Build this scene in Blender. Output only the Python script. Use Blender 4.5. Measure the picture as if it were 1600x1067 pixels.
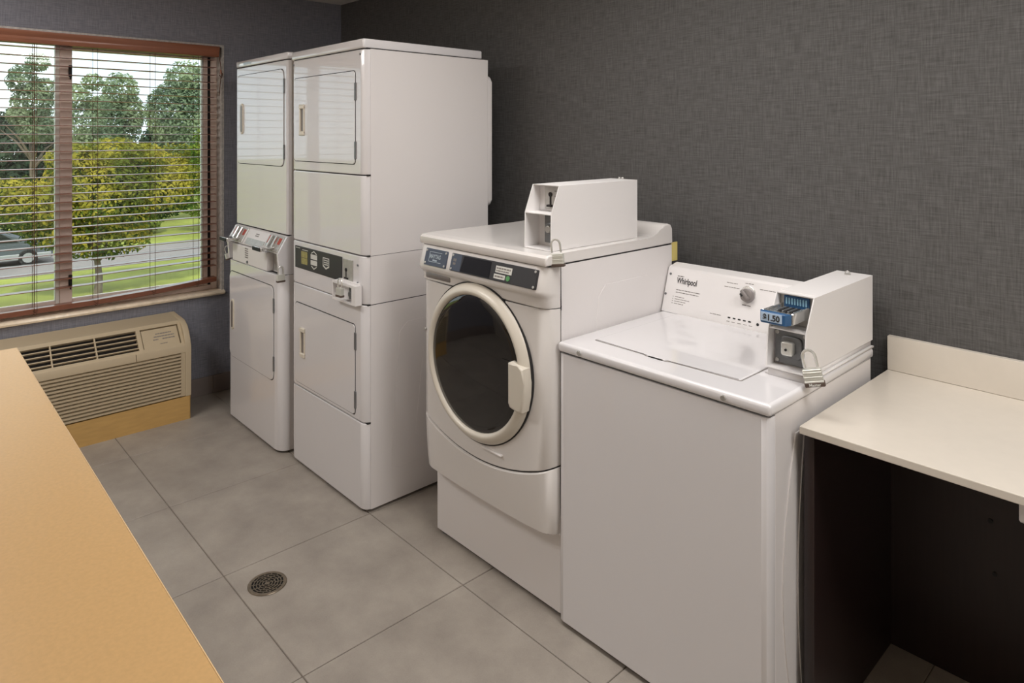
import bpy, bmesh, math, random
from mathutils import Vector, Matrix

PI = math.pi
for o in list(bpy.data.objects):
    bpy.data.objects.remove(o)
SC = bpy.context.scene
COL = SC.collection
rnd = random.Random(7)


def lin(c):
    c = c / 255.0
    return c / 12.92 if c <= 0.04045 else ((c + 0.055) / 1.055) ** 2.4


def srgb(r, g, b):
    return (lin(r), lin(g), lin(b), 1.0)


# ------------------------------------------------------------------ camera
YAW = 0.7477
cam = bpy.data.cameras.new('camera')
cam.sensor_width = 36.0
cam.lens = 1069.3 / 1600 * 36.0
cam.shift_y = -(533.5 - 211.8) / 1600
cam.clip_start, cam.clip_end = 0.02, 400
camo = bpy.data.objects.new('camera', cam)
camo.location = (4.1709, -2.2948, 1.52)
camo.rotation_euler = (PI / 2, 0, PI / 2 - YAW)
COL.objects.link(camo)
SC.camera = camo

# ------------------------------------------------------------------ exposure, sky, lamps
vs = SC.view_settings
vs.view_transform = 'Standard'
vs.look = 'None'
vs.gamma = 1.0
vs.use_curve_mapping = False
vs.exposure = 0.0

W = bpy.data.worlds.new('sky')
SC.world = W
W.use_nodes = True
nt = W.node_tree
nt.nodes.clear()
tc = nt.nodes.new('ShaderNodeTexCoord')
ns = nt.nodes.new('ShaderNodeTexNoise')
ns.inputs['Scale'].default_value = 3.0
ns.inputs['Detail'].default_value = 6
rp = nt.nodes.new('ShaderNodeValToRGB')
rp.color_ramp.elements[0].position = 0.35
rp.color_ramp.elements[0].color = (0.80, 0.87, 1.0, 1)
rp.color_ramp.elements[1].position = 0.62
rp.color_ramp.elements[1].color = (1.0, 1.0, 1.0, 1)
bg = nt.nodes.new('ShaderNodeBackground')
bg.inputs['Strength'].default_value = 1.9
ow = nt.nodes.new('ShaderNodeOutputWorld')
nt.links.new(tc.outputs['Generated'], ns.inputs['Vector'])
nt.links.new(ns.outputs['Fac'], rp.inputs['Fac'])
nt.links.new(rp.outputs['Color'], bg.inputs['Color'])
nt.links.new(bg.outputs['Background'], ow.inputs['Surface'])

sun = bpy.data.lights.new('sun', 'SUN')
sun.energy = 3.4
sun.angle = math.radians(2)
sun.color = (1.0, 0.93, 0.78)
so = bpy.data.objects.new('sun', sun)
so.rotation_euler = Vector((-0.55, 0.25, -0.80)).to_track_quat('-Z', 'Y').to_euler()
COL.objects.link(so)


def ceiling_lamp(x, y, power, sx=1.2, sy=0.6, col=(1.0, 0.97, 0.945)):
    L = bpy.data.lights.new('ceiling_lamp', 'AREA')
    L.shape = 'RECTANGLE'
    L.size, L.size_y = sx, sy
    L.energy = power
    L.color = col
    o = bpy.data.objects.new('ceiling_lamp', L)
    o.location = (x, y, 2.385)
    COL.objects.link(o)


ceiling_lamp(4.75, -1.00, 31)
ceiling_lamp(3.0, -1.05, 19)
ceiling_lamp(1.1, -2.60, 27)


# ------------------------------------------------------------------ materials
def mat(name, col, rough=0.5, metal=0.0, coat=0.0, var=0.0, vscale=8.0, bump=0.0, bscale=200.0, spec=0.5, emit=None,
        stretch=None):
    m = bpy.data.materials.new(name)
    m.use_nodes = True
    n = m.node_tree.nodes
    l = m.node_tree.links
    p = n['Principled BSDF']
    p.inputs['Base Color'].default_value = col
    p.inputs['Roughness'].default_value = rough
    p.inputs['Metallic'].default_value = metal
    p.inputs['Coat Weight'].default_value = coat
    p.inputs['Coat Roughness'].default_value = 0.03
    p.inputs['Specular IOR Level'].default_value = spec
    if emit:
        p.inputs['Emission Color'].default_value = col
        p.inputs['Emission Strength'].default_value = emit
    if var or bump:
        t = n.new('ShaderNodeTexCoord')
        src = t.outputs['Object']
        if stretch:
            mp = n.new('ShaderNodeMapping')
            mp.inputs['Scale'].default_value = stretch
            l.new(src, mp.inputs['Vector'])
            src = mp.outputs['Vector']
    if var:
        nz = n.new('ShaderNodeTexNoise')
        nz.inputs['Scale'].default_value = vscale
        nz.inputs['Detail'].default_value = 5
        l.new(src, nz.inputs['Vector'])
        r = n.new('ShaderNodeValToRGB')
        r.color_ramp.elements[0].position = 0.3
        r.color_ramp.elements[1].position = 0.7
        r.color_ramp.elements[0].color = tuple(c * (1 - var) for c in col[:3]) + (1,)
        r.color_ramp.elements[1].color = tuple(min(1, c * (1 + var)) for c in col[:3]) + (1,)
        l.new(nz.outputs['Fac'], r.inputs['Fac'])
        l.new(r.outputs['Color'], p.inputs['Base Color'])
    if bump:
        nb = n.new('ShaderNodeTexNoise')
        nb.inputs['Scale'].default_value = bscale
        nb.inputs['Detail'].default_value = 3
        l.new(src, nb.inputs['Vector'])
        b = n.new('ShaderNodeBump')
        b.inputs['Strength'].default_value = bump
        b.inputs['Distance'].default_value = 0.002
        l.new(nb.outputs['Fac'], b.inputs['Height'])
        l.new(b.outputs['Normal'], p.inputs['Normal'])
    return m


def wallpaper(name, dark, light, plane):
    """woven grasscloth: two stretched noises crossing each other"""
    m = bpy.data.materials.new(name)
    m.use_nodes = True
    n, l = m.node_tree.nodes, m.node_tree.links
    p = n['Principled BSDF']
    p.inputs['Roughness'].default_value = 0.75
    p.inputs['Specular IOR Level'].default_value = 0.25
    t = n.new('ShaderNodeTexCoord')
    facs = []
    for sc in ((14, 14, 260), (240, 240, 14)):
        mp = n.new('ShaderNodeMapping')
        mp.inputs['Scale'].default_value = sc
        l.new(t.outputs['Object'], mp.inputs['Vector'])
        nz = n.new('ShaderNodeTexNoise')
        nz.inputs['Scale'].default_value = 1.0
        nz.inputs['Detail'].default_value = 4
        nz.inputs['Roughness'].default_value = 0.6
        l.new(mp.outputs['Vector'], nz.inputs['Vector'])
        facs.append(nz.outputs['Fac'])
    ad = n.new('ShaderNodeMath')
    ad.operation = 'ADD'
    l.new(facs[0], ad.inputs[0])
    l.new(facs[1], ad.inputs[1])
    r = n.new('ShaderNodeValToRGB')
    r.color_ramp.elements[0].position = 0.36
    r.color_ramp.elements[0].color = dark
    r.color_ramp.elements[1].position = 0.66
    r.color_ramp.elements[1].color = light
    hf = n.new('ShaderNodeMath')
    hf.operation = 'MULTIPLY'
    hf.inputs[1].default_value = 0.5
    l.new(ad.outputs[0], hf.inputs[0])
    l.new(hf.outputs[0], r.inputs['Fac'])
    l.new(r.outputs['Color'], p.inputs['Base Color'])
    b = n.new('ShaderNodeBump')
    b.inputs['Strength'].default_value = 0.25
    b.inputs['Distance'].default_value = 0.001
    l.new(hf.outputs[0], b.inputs['Height'])
    l.new(b.outputs['Normal'], p.inputs['Normal'])
    return m


def tile_mat():
    m = bpy.data.materials.new('grey_tile')
    m.use_nodes = True
    n, l = m.node_tree.nodes, m.node_tree.links
    p = n['Principled BSDF']
    p.inputs['Roughness'].default_value = 0.42
    g = n.new('ShaderNodeNewGeometry')
    oi = n.new('ShaderNodeObjectInfo')
    n1 = n.new('ShaderNodeTexNoise')
    n1.inputs['Scale'].default_value = 5.0
    n1.inputs['Detail'].default_value = 7
    n1.inputs['Roughness'].default_value = 0.62
    n2 = n.new('ShaderNodeTexNoise')
    n2.inputs['Scale'].default_value = 220.0
    n2.inputs['Detail'].default_value = 2
    l.new(g.outputs['Position'], n1.inputs['Vector'])
    l.new(g.outputs['Position'], n2.inputs['Vector'])
    a = n.new('ShaderNodeMath')
    a.operation = 'MULTIPLY_ADD'
    a.inputs[1].default_value = 0.22
    l.new(n2.outputs['Fac'], a.inputs[0])
    l.new(n1.outputs['Fac'], a.inputs[2])
    b = n.new('ShaderNodeMath')
    b.operation = 'MULTIPLY_ADD'
    b.inputs[1].default_value = 0.10
    l.new(oi.outputs['Random'], b.inputs[0])
    l.new(a.outputs[0], b.inputs[2])
    r = n.new('ShaderNodeValToRGB')
    r.color_ramp.elements[0].position = 0.40
    r.color_ramp.elements[0].color = srgb(138, 130, 122)
    r.color_ramp.elements[1].position = 0.85
    r.color_ramp.elements[1].color = srgb(166, 158, 148)
    l.new(b.outputs[0], r.inputs['Fac'])
    l.new(r.outputs['Color'], p.inputs['Base Color'])
    return m


def leaf_mat(name, c1, c2, scale=0.6):
    m = bpy.data.materials.new(name)
    m.use_nodes = True
    n, l = m.node_tree.nodes, m.node_tree.links
    n.remove(n['Principled BSDF'])
    out = n['Material Output']
    g = n.new('ShaderNodeNewGeometry')
    nz = n.new('ShaderNodeTexNoise')
    nz.inputs['Scale'].default_value = scale
    nz.inputs['Detail'].default_value = 3
    l.new(g.outputs['Position'], nz.inputs['Vector'])
    r = n.new('ShaderNodeValToRGB')
    r.color_ramp.elements[0].position = 0.38
    r.color_ramp.elements[0].color = c1
    r.color_ramp.elements[1].position = 0.62
    r.color_ramp.elements[1].color = c2
    l.new(nz.outputs['Fac'], r.inputs['Fac'])
    d = n.new('ShaderNodeBsdfDiffuse')
    t = n.new('ShaderNodeBsdfTranslucent')
    mx = n.new('ShaderNodeMixShader')
    mx.inputs[0].default_value = 0.35
    l.new(r.outputs['Color'], d.inputs['Color'])
    l.new(r.outputs['Color'], t.inputs['Color'])
    l.new(d.outputs[0], mx.inputs[1])
    l.new(t.outputs[0], mx.inputs[2])
    l.new(mx.outputs[0], out.inputs['Surface'])
    return m


def pane_mat():
    m = bpy.data.materials.new('window_glass')
    m.use_nodes = True
    n, l = m.node_tree.nodes, m.node_tree.links
    n.remove(n['Principled BSDF'])
    out = n['Material Output']
    fr = n.new('ShaderNodeFresnel')
    fr.inputs['IOR'].default_value = 1.45
    tr = n.new('ShaderNodeBsdfTransparent')
    tr.inputs['Color'].default_value = (0.90, 0.95, 0.93, 1)
    gl = n.new('ShaderNodeBsdfGlossy')
    gl.inputs['Roughness'].default_value = 0.02
    mx = n.new('ShaderNodeMixShader')
    l.new(fr.outputs[0], mx.inputs[0])
    l.new(tr.outputs[0], mx.inputs[1])
    l.new(gl.outputs[0], mx.inputs[2])
    l.new(mx.outputs[0], out.inputs['Surface'])
    return m


M = dict(
    enamel=mat('white_enamel', srgb(226, 224, 226), 0.25, coat=0.8),
    enamel_side=mat('white_enamel_sheet', srgb(230, 226, 225), 0.38, bump=0.05, bscale=4),
    pearl=mat('pearl_enamel', srgb(224, 220, 217), 0.25, coat=0.3),
    ring=mat('champagne_plastic', srgb(214, 207, 194), 0.33, coat=0.15),
    white_paint=mat('white_powder_coat', srgb(232, 229, 228), 0.45, bump=0.04, bscale=500),
    cream=mat('cream_plastic', srgb(222, 214, 198), 0.35),
    gap=mat('dark_seam', srgb(38, 36, 36), 0.8),
    rubber=mat('black_rubber', srgb(22, 22, 23), 0.6),
    navy=mat('slate_plate', srgb(72, 80, 96), 0.38, bump=0.03, bscale=300),
    charcoal=mat('charcoal_overlay', srgb(46, 45, 48), 0.42),
    blackgloss=mat('black_gloss', srgb(12, 11, 12), 0.08, coat=0.4),
    tint=mat('tinted_door_glass', srgb(13, 11, 11), 0.05, coat=0.5),
    chrome=mat('chrome', srgb(212, 212, 210), 0.16, metal=0.8),
    steel=mat('brushed_steel', srgb(186, 184, 180), 0.36, metal=0.45, var=0.10, vscale=60),
    steel_dark=mat('dull_steel', srgb(118, 120, 122), 0.42, metal=0.5, var=0.12, vscale=40),
    nickel=mat('satin_nickel', srgb(220, 220, 214), 0.25, metal=0.6),
    lockbody=mat('laminated_steel', srgb(214, 214, 206), 0.33, metal=0.4, bump=0.15, bscale=300),
    bumper=mat('lock_bumper', srgb(86, 72, 64), 0.5),
    knob=mat('knob_grey', srgb(140, 134, 132), 0.4, metal=0.4),
    print=mat('printed_grey', srgb(128, 122, 118), 0.6),
    print_dark=mat('printed_black', srgb(48, 45, 45), 0.6),
    print_white=mat('printed_white', srgb(214, 214, 208), 0.5),
    red=mat('printed_red', srgb(178, 70, 52), 0.5),
    yellowprint=mat('printed_olive', srgb(158, 150, 92), 0.5, var=0.2, vscale=60),
    green=mat('printed_green', srgb(88, 150, 92), 0.5),
    blue=mat('blue_plate', srgb(44, 88, 132), 0.4),
    blue_light=mat('pale_blue_slot', srgb(148, 196, 222), 0.4),
    price=mat('price_label', srgb(178, 198, 220), 0.45),
    silver_print=mat('silver_print', srgb(186, 194, 200), 0.3, metal=0.6),
    counter=mat('solid_surface_white', srgb(214, 206, 194), 0.24, var=0.012, vscale=30),
    espresso=mat('espresso_laminate', srgb(40, 28, 27), 0.38, var=0.12, vscale=5, stretch=(20, 20, 1)),
    maple=mat('maple_laminate', srgb(202, 164, 112), 0.30, spec=0.5, var=0.05, vscale=160, stretch=(1, 1, 1)),
    maple_edge=mat('maple_edge_band', srgb(220, 186, 138), 0.4),
    ptac=mat('beige_plastic', srgb(188, 172, 144), 0.48, bump=0.04, bscale=400),
    ptac_dark=mat('grille_dark', srgb(24, 18, 16), 0.7),
    ptac_base=mat('tan_wood_base', srgb(198, 160, 98), 0.5, var=0.06, vscale=12, stretch=(1, 1, 6)),
    wood=mat('brown_wood_slat', srgb(126, 78, 58), 0.30, coat=0.25, var=0.15, vscale=10, stretch=(4, 1, 30)),
    wood_valance=mat('reddish_wood_valance', srgb(150, 96, 72), 0.30, coat=0.3, var=0.10, vscale=8, stretch=(6, 0.6, 10)),
    cord=mat('brown_cord', srgb(92, 62, 46), 0.8),
    frame=mat('tan_window_frame', srgb(246, 226, 215), 0.5),
    frame_pale=mat('pale_frame_strip', srgb(246, 244, 238), 0.5),
    marble=mat('grey_marble', srgb(190, 186, 182), 0.3, var=0.22, vscale=60),
    marble_sill=mat('cream_marble', srgb(242, 226, 202), 0.16, var=0.12, vscale=30),
    wall_l=wallpaper('wallpaper_cool_cast', srgb(114, 115, 125), srgb(150, 151, 161), 0),  # same paper as the right wall, cool light cast put into its colour
    wall_r=wallpaper('charcoal_wallpaper', srgb(70, 68, 67), srgb(102, 101, 100), 1),
    paint=mat('light_wall_paint', srgb(214, 206, 196), 0.8),
    ceiling=mat('white_ceiling', srgb(226, 222, 216), 0.9),
    grout=mat('grout', srgb(130, 121, 112), 0.9),
    tile=tile_mat(),
    base_tile=mat('base_tile', srgb(128, 118, 114), 0.5, var=0.08, vscale=8),
    bronze=mat('drain_nickel', srgb(150, 138, 122), 0.4, metal=0.9, var=0.2, vscale=40),
    void=mat('drain_void', srgb(12, 9, 6), 0.9),
    yellow=mat('yellow_card', srgb(226, 208, 128), 0.6),
    glass=pane_mat(),
    grass=mat('grass', srgb(128, 134, 56), 0.9, var=0.3, vscale=0.5),
    asphalt=mat('asphalt', srgb(128, 121, 121), 0.9, var=0.08, vscale=0.8),
    bark=mat('bark', srgb(110, 98, 88), 0.9, var=0.2, vscale=4),
    field=mat('dry_field', srgb(160, 148, 74), 0.9, var=0.2, vscale=0.2),
    car=mat('dark_car_paint', srgb(84, 90, 98), 0.25, coat=0.5),
    car_lower=mat('silver_car_trim', srgb(178, 178, 180), 0.35, metal=0.5),
    car_glass=mat('car_glass', srgb(28, 34, 40), 0.06),
    stucco=mat('outside_stucco', srgb(190, 178, 160), 0.9),
)
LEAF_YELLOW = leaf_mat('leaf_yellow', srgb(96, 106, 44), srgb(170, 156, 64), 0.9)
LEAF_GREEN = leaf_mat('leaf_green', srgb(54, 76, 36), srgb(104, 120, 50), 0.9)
LEAF_FRESH = leaf_mat('leaf_fresh', srgb(78, 106, 46), srgb(136, 150, 64), 0.7)
LEAF_GREY_HAZE = leaf_mat('leaf_greygreen_haze', srgb(108, 126, 104), srgb(158, 170, 136), 0.35)  # far leaf colour whitened for distance haze
LEAF_DARK = leaf_mat('leaf_dark', srgb(46, 66, 54), srgb(76, 94, 74), 0.3)


# ------------------------------------------------------------------ mesh helpers
def rot(axis, a):
    return Matrix.Rotation(a, 4, axis)


def frame(org, xa, za):
    """matrix whose local x runs along xa, local z along za, local -y is the outward face"""
    x = Vector(xa).normalized()
    z = Vector(za).normalized()
    y = z.cross(x).normalized()
    m = Matrix((x, y, z)).transposed().to_4x4()
    m.translation = Vector(org)
    return m


def rrect(x0, x1, y0, y1, r, n=5):
    pts = []
    for cx, cy, a in ((x1 - r, y1 - r, 0), (x0 + r, y1 - r, 90), (x0 + r, y0 + r, 180), (x1 - r, y0 + r, 270)):
        for k in range(n + 1):
            t = math.radians(a + 90.0 * k / n)
            pts.append((cx + r * math.cos(t), cy + r * math.sin(t)))
    return pts


class B:
    def __init__(self, mtx=None):
        self.bm = bmesh.new()
        self.m = mtx or Matrix.Identity(4)

    def _v(self, p):
        return self.bm.verts.new(self.m @ Vector(p))

    def _bevel(self, edges, r, seg):
        if r > 0:
            bmesh.ops.bevel(self.bm, geom=list(edges), offset=r, segments=seg, profile=0.5, affect='EDGES')

    def box(self, x0, x1, y0, y1, z0, z1, r=0.0, seg=2):
        v = [self._v(p) for p in ((x0, y0, z0), (x1, y0, z0), (x1, y1, z0), (x0, y1, z0),
                                  (x0, y0, z1), (x1, y0, z1), (x1, y1, z1), (x0, y1, z1))]
        fs = [self.bm.faces.new([v[i] for i in q]) for q in
              ((3, 2, 1, 0), (4, 5, 6, 7), (0, 1, 5, 4), (1, 2, 6, 5), (2, 3, 7, 6), (3, 0, 4, 7))]
        self._bevel({e for f in fs for e in f.edges}, r, seg)
        return self

    def prism(self, poly, axis, a, b, r=0.0, seg=2):
        """extrude a 2D outline along an axis; r bevels the two cap outlines"""
        def P(p, t):
            return {'x': (t, p[0], p[1]), 'y': (p[0], t, p[1]), 'z': (p[0], p[1], t)}[axis]
        n = len(poly)
        v0 = [self._v(P(p, a)) for p in poly]
        v1 = [self._v(P(p, b)) for p in poly]
        f0 = self.bm.faces.new(v0)
        f1 = self.bm.faces.new(v1)
        for i in range(n):
            j = (i + 1) % n
            self.bm.faces.new((v0[i], v0[j], v1[j], v1[i]))
        if r > 0:
            self._bevel(set(f0.edges) | set(f1.edges), r, seg)
        return self

    def cyl(self, c, r, h, axis='z', seg=20, r2=None, bev=0.0):
        r2 = r if r2 is None else r2
        c = Vector(c)
        ax = {'x': ((0, 1, 0), (0, 0, 1), (1, 0, 0)), 'y': ((1, 0, 0), (0, 0, 1), (0, 1, 0)),
              'z': ((1, 0, 0), (0, 1, 0), (0, 0, 1))}[axis]
        u, w, d = (Vector(q) for q in ax)
        rings = []
        for t, rr in ((0, r), (h, r2)):
            rings.append([self._v(c + d * t + (u * math.cos(2 * PI * k / seg) + w * math.sin(2 * PI * k / seg)) * rr)
                          for k in range(seg)])
        f0 = self.bm.faces.new(rings[0])
        f1 = self.bm.faces.new(rings[1])
        for k in range(seg):
            j = (k + 1) % seg
            self.bm.faces.new((rings[0][k], rings[0][j], rings[1][j], rings[1][k]))
        if bev:
            self._bevel(set(f0.edges) | set(f1.edges), bev, 2)
        return self

    def lathe(self, prof, c, axis='y', seg=64, closed=False):
        """prof: (radius, position along axis)"""
        c = Vector(c)
        ax = {'x': ((0, 1, 0), (0, 0, 1), (1, 0, 0)), 'y': ((1, 0, 0), (0, 0, 1), (0, 1, 0)),
              'z': ((1, 0, 0), (0, 1, 0), (0, 0, 1))}[axis]
        u, w, d = (Vector(q) for q in ax)
        rows = []
        for r, t in prof:
            if r < 1e-6:
                rows.append([self._v(c + d * t)])
            else:
                rows.append([self._v(c + d * t + (u * math.cos(2 * PI * k / seg) + w * math.sin(2 * PI * k / seg)) * r)
                             for k in range(seg)])
        pairs = list(zip(rows, rows[1:]))
        if closed:
            pairs.append((rows[-1], rows[0]))
        for a, b in pairs:
            for k in range(seg):
                j = (k + 1) % seg
                if len(a) == 1 and len(b) == 1:
                    continue
                if len(a) == 1:
                    self.bm.faces.new((a[0], b[j], b[k]))
                elif len(b) == 1:
                    self.bm.faces.new((a[k], a[j], b[0]))
                else:
                    self.bm.faces.new((a[k], a[j], b[j], b[k]))
        return self

    def tube(self, pts, r, seg=8, closed=False):
        pts = [Vector(p) for p in pts]
        n = len(pts)
        rings = []
        up = Vector((0, 0, 1))
        prev = None
        for i, p in enumerate(pts):
            a = pts[i - 1] if i > 0 else (pts[-1] if closed else p)
            b = pts[i + 1] if i < n - 1 else (pts[0] if closed else p)
            t = (b - a).normalized()
            if prev is None:
                s = t.cross(up)
                if s.length < 1e-3:
                    s = t.cross(Vector((1, 0, 0)))
            else:
                s = prev - t * prev.dot(t)
            s.normalize()
            prev = s
            w = t.cross(s)
            rr = r[i] if isinstance(r, (list, tuple)) else r
            rings.append([self._v(p + (s * math.cos(2 * PI * k / seg) + w * math.sin(2 * PI * k / seg)) * rr)
                          for k in range(seg)])
        for a, b in list(zip(rings, rings[1:])) + ([(rings[-1], rings[0])] if closed else []):
            for k in range(seg):
                j = (k + 1) % seg
                self.bm.faces.new((a[k], a[j], b[j], b[k]))
        if not closed:
            self.bm.faces.new(rings[0])
            self.bm.faces.new(rings[-1])
        return self

    def plate(self, xs, zs, holes, y0, y1):
        """plate in local x/z between y0 (front) and y1; xs, zs are grid lines, holes a set of (i, j) cells left open"""
        nx, nz = len(xs) - 1, len(zs) - 1
        V = {}

        def v(i, j, k):
            if (i, j, k) not in V:
                V[i, j, k] = self._v((xs[i], (y0, y1)[k], zs[j]))
            return V[i, j, k]

        def solid(i, j):
            return 0 <= i < nx and 0 <= j < nz and (i, j) not in holes
        for i in range(nx):
            for j in range(nz):
                if not solid(i, j):
                    continue
                for k in (0, 1):
                    self.bm.faces.new((v(i, j, k), v(i + 1, j, k), v(i + 1, j + 1, k), v(i, j + 1, k)))
                for di, dj, a, b in ((-1, 0, (i, j), (i, j + 1)), (1, 0, (i + 1, j), (i + 1, j + 1)),
                                     (0, -1, (i, j), (i + 1, j)), (0, 1, (i, j + 1), (i + 1, j + 1))):
                    if not solid(i + di, j + dj):
                        self.bm.faces.new((v(*a, 0), v(*b, 0), v(*b, 1), v(*a, 1)))
        return self

    def skin(self, plan, rows, yb):
        """curved front panel: plan = [(x, y)], rows = [(z(x), dy)], closed back at y = yb"""
        n = len(plan)
        F = [[self._v((x, y + dy, zf(x))) for x, y in plan] for zf, dy in rows]
        K = [[self._v((x, yb, rows[q][0](x))) for x, y in plan] for q in (0, -1)]
        for a, b in zip(F, F[1:]):
            for i in range(n - 1):
                self.bm.faces.new((a[i], a[i + 1], b[i + 1], b[i]))
        for a, b in ((F[0], K[0]), (F[-1], K[1])):
            for i in range(n - 1):
                self.bm.faces.new((a[i], a[i + 1], b[i + 1], b[i]))
        for i in range(n - 1):
            self.bm.faces.new((K[0][i], K[0][i + 1], K[1][i + 1], K[1][i]))
        for e in (0, -1):
            self.bm.faces.new([K[0][e]] + [r[e] for r in F] + [K[1][e]])
        return self

    def done(self, name, off=Vector((0, 0, 0)), angle=32, flat=False):
        bmesh.ops.recalc_face_normals(self.bm, faces=self.bm.faces[:])
        if off.length > 0:
            bmesh.ops.translate(self.bm, verts=self.bm.verts[:], vec=-off)
        me = bpy.data.meshes.new(name)
        self.bm.to_mesh(me)
        self.bm.free()
        if not flat:
            me.set_sharp_from_angle(angle=math.radians(angle))
            # curved strips shade smoothly, broad flat faces keep their true normal
            me.polygons.foreach_set('use_smooth', [len(p.vertices) <= 4 and p.area < 0.02 for p in me.polygons])
            me.update()
        return me


def base_of(p):
    v = Vector((0, 0, 0))
    while p is not None:
        v += p.location
        p = p.parent
    return v


def obj(name, b, m, parent=None, label=None, flat=False, angle=32):
    me = b.done(name, base_of(parent), angle, flat)
    me.materials.append(m)
    o = bpy.data.objects.new(name, me)
    COL.objects.link(o)
    if parent is not None:
        o.parent = parent
    if label:
        o['label'] = label
    return o


def inst(src, name, loc, parent):
    o = bpy.data.objects.new(name, src.data)
    o.location = loc
    o.parent = parent
    COL.objects.link(o)
    return o


def tag(o, label, cat, group=None):
    o['label'] = label
    o['category'] = cat
    if group:
        o['group'] = group
    return o


def thing(name, loc, label, cat, group=None):
    o = bpy.data.objects.new(name, None)
    o.empty_display_size = 0.05
    o.location = loc
    COL.objects.link(o)
    return tag(o, label, cat, group)


def struct(name, b, m, flat=False):
    o = obj(name, b, m, flat=flat)
    o['kind'] = 'structure'
    return o


def struct_empty(name, loc=(0, 0, 0)):
    o = bpy.data.objects.new(name, None)
    o.location = loc
    COL.objects.link(o)
    o['kind'] = 'structure'
    return o


def lettering(name, body, size, m, mtx, parent, bold=0.0, align='LEFT', xscale=1.0):
    """flat printed lettering; local x along the line, local z up"""
    cu = bpy.data.curves.new(name, 'FONT')
    cu.body = body
    cu.size = size
    cu.align_x = align
    cu.offset = bold
    cu.extrude = 0.0002
    cu.resolution_u = 3
    tmp = bpy.data.objects.new(name, cu)
    COL.objects.link(tmp)
    dg = bpy.context.evaluated_depsgraph_get()
    me = bpy.data.meshes.new_from_object(tmp.evaluated_get(dg))
    bpy.data.objects.remove(tmp)
    off = Matrix.Translation(-base_of(parent))
    me.transform(off @ mtx @ Matrix.Rotation(PI / 2, 4, 'X') @ Matrix.Diagonal((xscale, 1, 1, 1)))
    me.materials.clear()
    me.materials.append(m)
    o = bpy.data.objects.new(name, me)
    COL.objects.link(o)
    o.parent = parent
    return o


def strokes(b, lines, t=0.0003):
    """unreadable print: rows of short raised bars; lines = [(x0, x1, z, h)]"""
    r = random.Random(3)
    for x0, x1, z, h in lines:
        x = x0
        while x < x1 - 0.001:
            w = min(x1 - x, r.uniform(0.006, 0.016))
            b.box(x, x + w, -t, 0.0002, z, z + h)
            x += w + 0.0018
    return b


# ------------------------------------------------------------------ room shell
RX, RY, CZ = 5.7, -3.3, 2.40
fl = struct('floor', B().box(-0.2, RX, RY, 0.1, -0.08, -0.004), M['grout'], flat=True)
full = None
TX, TY, GAP = 0.597, 0.5765, 0.0035
for i in range(-4, 8):
    for j in range(-1, 6):
        x0, x1 = 1.763 + TX * i, 1.763 + TX * (i + 1)
        y1, y0 = -0.842 - TY * (j - 1), -0.842 - TY * j
        cx0, cx1, cy0, cy1 = max(x0, 0.0), min(x1, RX), max(y0, RY), min(y1, 0.0)
        if cx1 - cx0 < 0.02 or cy1 - cy0 < 0.02:
            continue
        if (cx0, cx1, cy0, cy1) == (x0, x1, y0, y1):
            if full is None:
                full = obj('tile', B().box(GAP / 2, TX - GAP / 2, GAP / 2, TY - GAP / 2, -0.012, 0, 0.0015, 1), M['tile'], fl, flat=True)
                full.location = (x0, y0, 0)
            else:
                inst(full, 'tile', (x0, y0, 0), fl)
        else:
            obj('tile', B().box(cx0 + GAP / 2, cx1 - GAP / 2, cy0 + GAP / 2, cy1 - GAP / 2, -0.012, 0, 0.0015, 1), M['tile'], fl, flat=True)

WY0, WY1, WZ0, WZ1 = -2.43, -0.775, 0.575, 2.06
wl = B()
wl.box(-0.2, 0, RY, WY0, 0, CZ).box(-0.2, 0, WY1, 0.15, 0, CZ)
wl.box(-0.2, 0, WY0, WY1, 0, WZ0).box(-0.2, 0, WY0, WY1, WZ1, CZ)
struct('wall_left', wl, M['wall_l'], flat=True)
struct('wall_right', B().box(0, RX, 0, 0.15, 0, CZ), M['wall_r'], flat=True)
struct('wall_front', B().box(-0.2, RX, RY - 0.15, RY, 0, CZ), M['paint'], flat=True)
struct('wall_rear', B().box(RX, RX + 0.15, RY - 0.15, 0.15, 0, CZ), M['paint'], flat=True)
struct('ceiling', B().box(-0.2, RX + 0.15, RY - 0.15, 0.15, CZ, CZ + 0.12), M['ceiling'], flat=True)

bl = struct('baseboard_left', B().box(0, 0.006, RY, 0, 0, 0.103), M['grout'], flat=True)
ys = [0.0, -0.2655, -0.5538, -0.842, -1.1303, -1.4185, -1.7068, -1.995, -2.283, -2.571, -2.86, -3.148, RY]
for a, c in zip(ys, ys[1:]):
    obj('tile', B().box(0, 0.011, c + 0.0018, a - 0.0018, 0.001, 0.105, 0.0012, 1), M['base_tile'], bl, flat=True)
br = struct('baseboard_right', B().box(0.0, 3.4, -0.006, 0, 0, 0.103), M['grout'], flat=True)
xs = [0.011 + 0.2985 * k for k in range(12)]
for a, c in zip(xs, xs[1:]):
    obj('tile', B().box(a + 0.0018, c - 0.0018, -0.011, 0, 0.001, 0.105, 0.0012, 1), M['base_tile'], br, flat=True)

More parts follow.
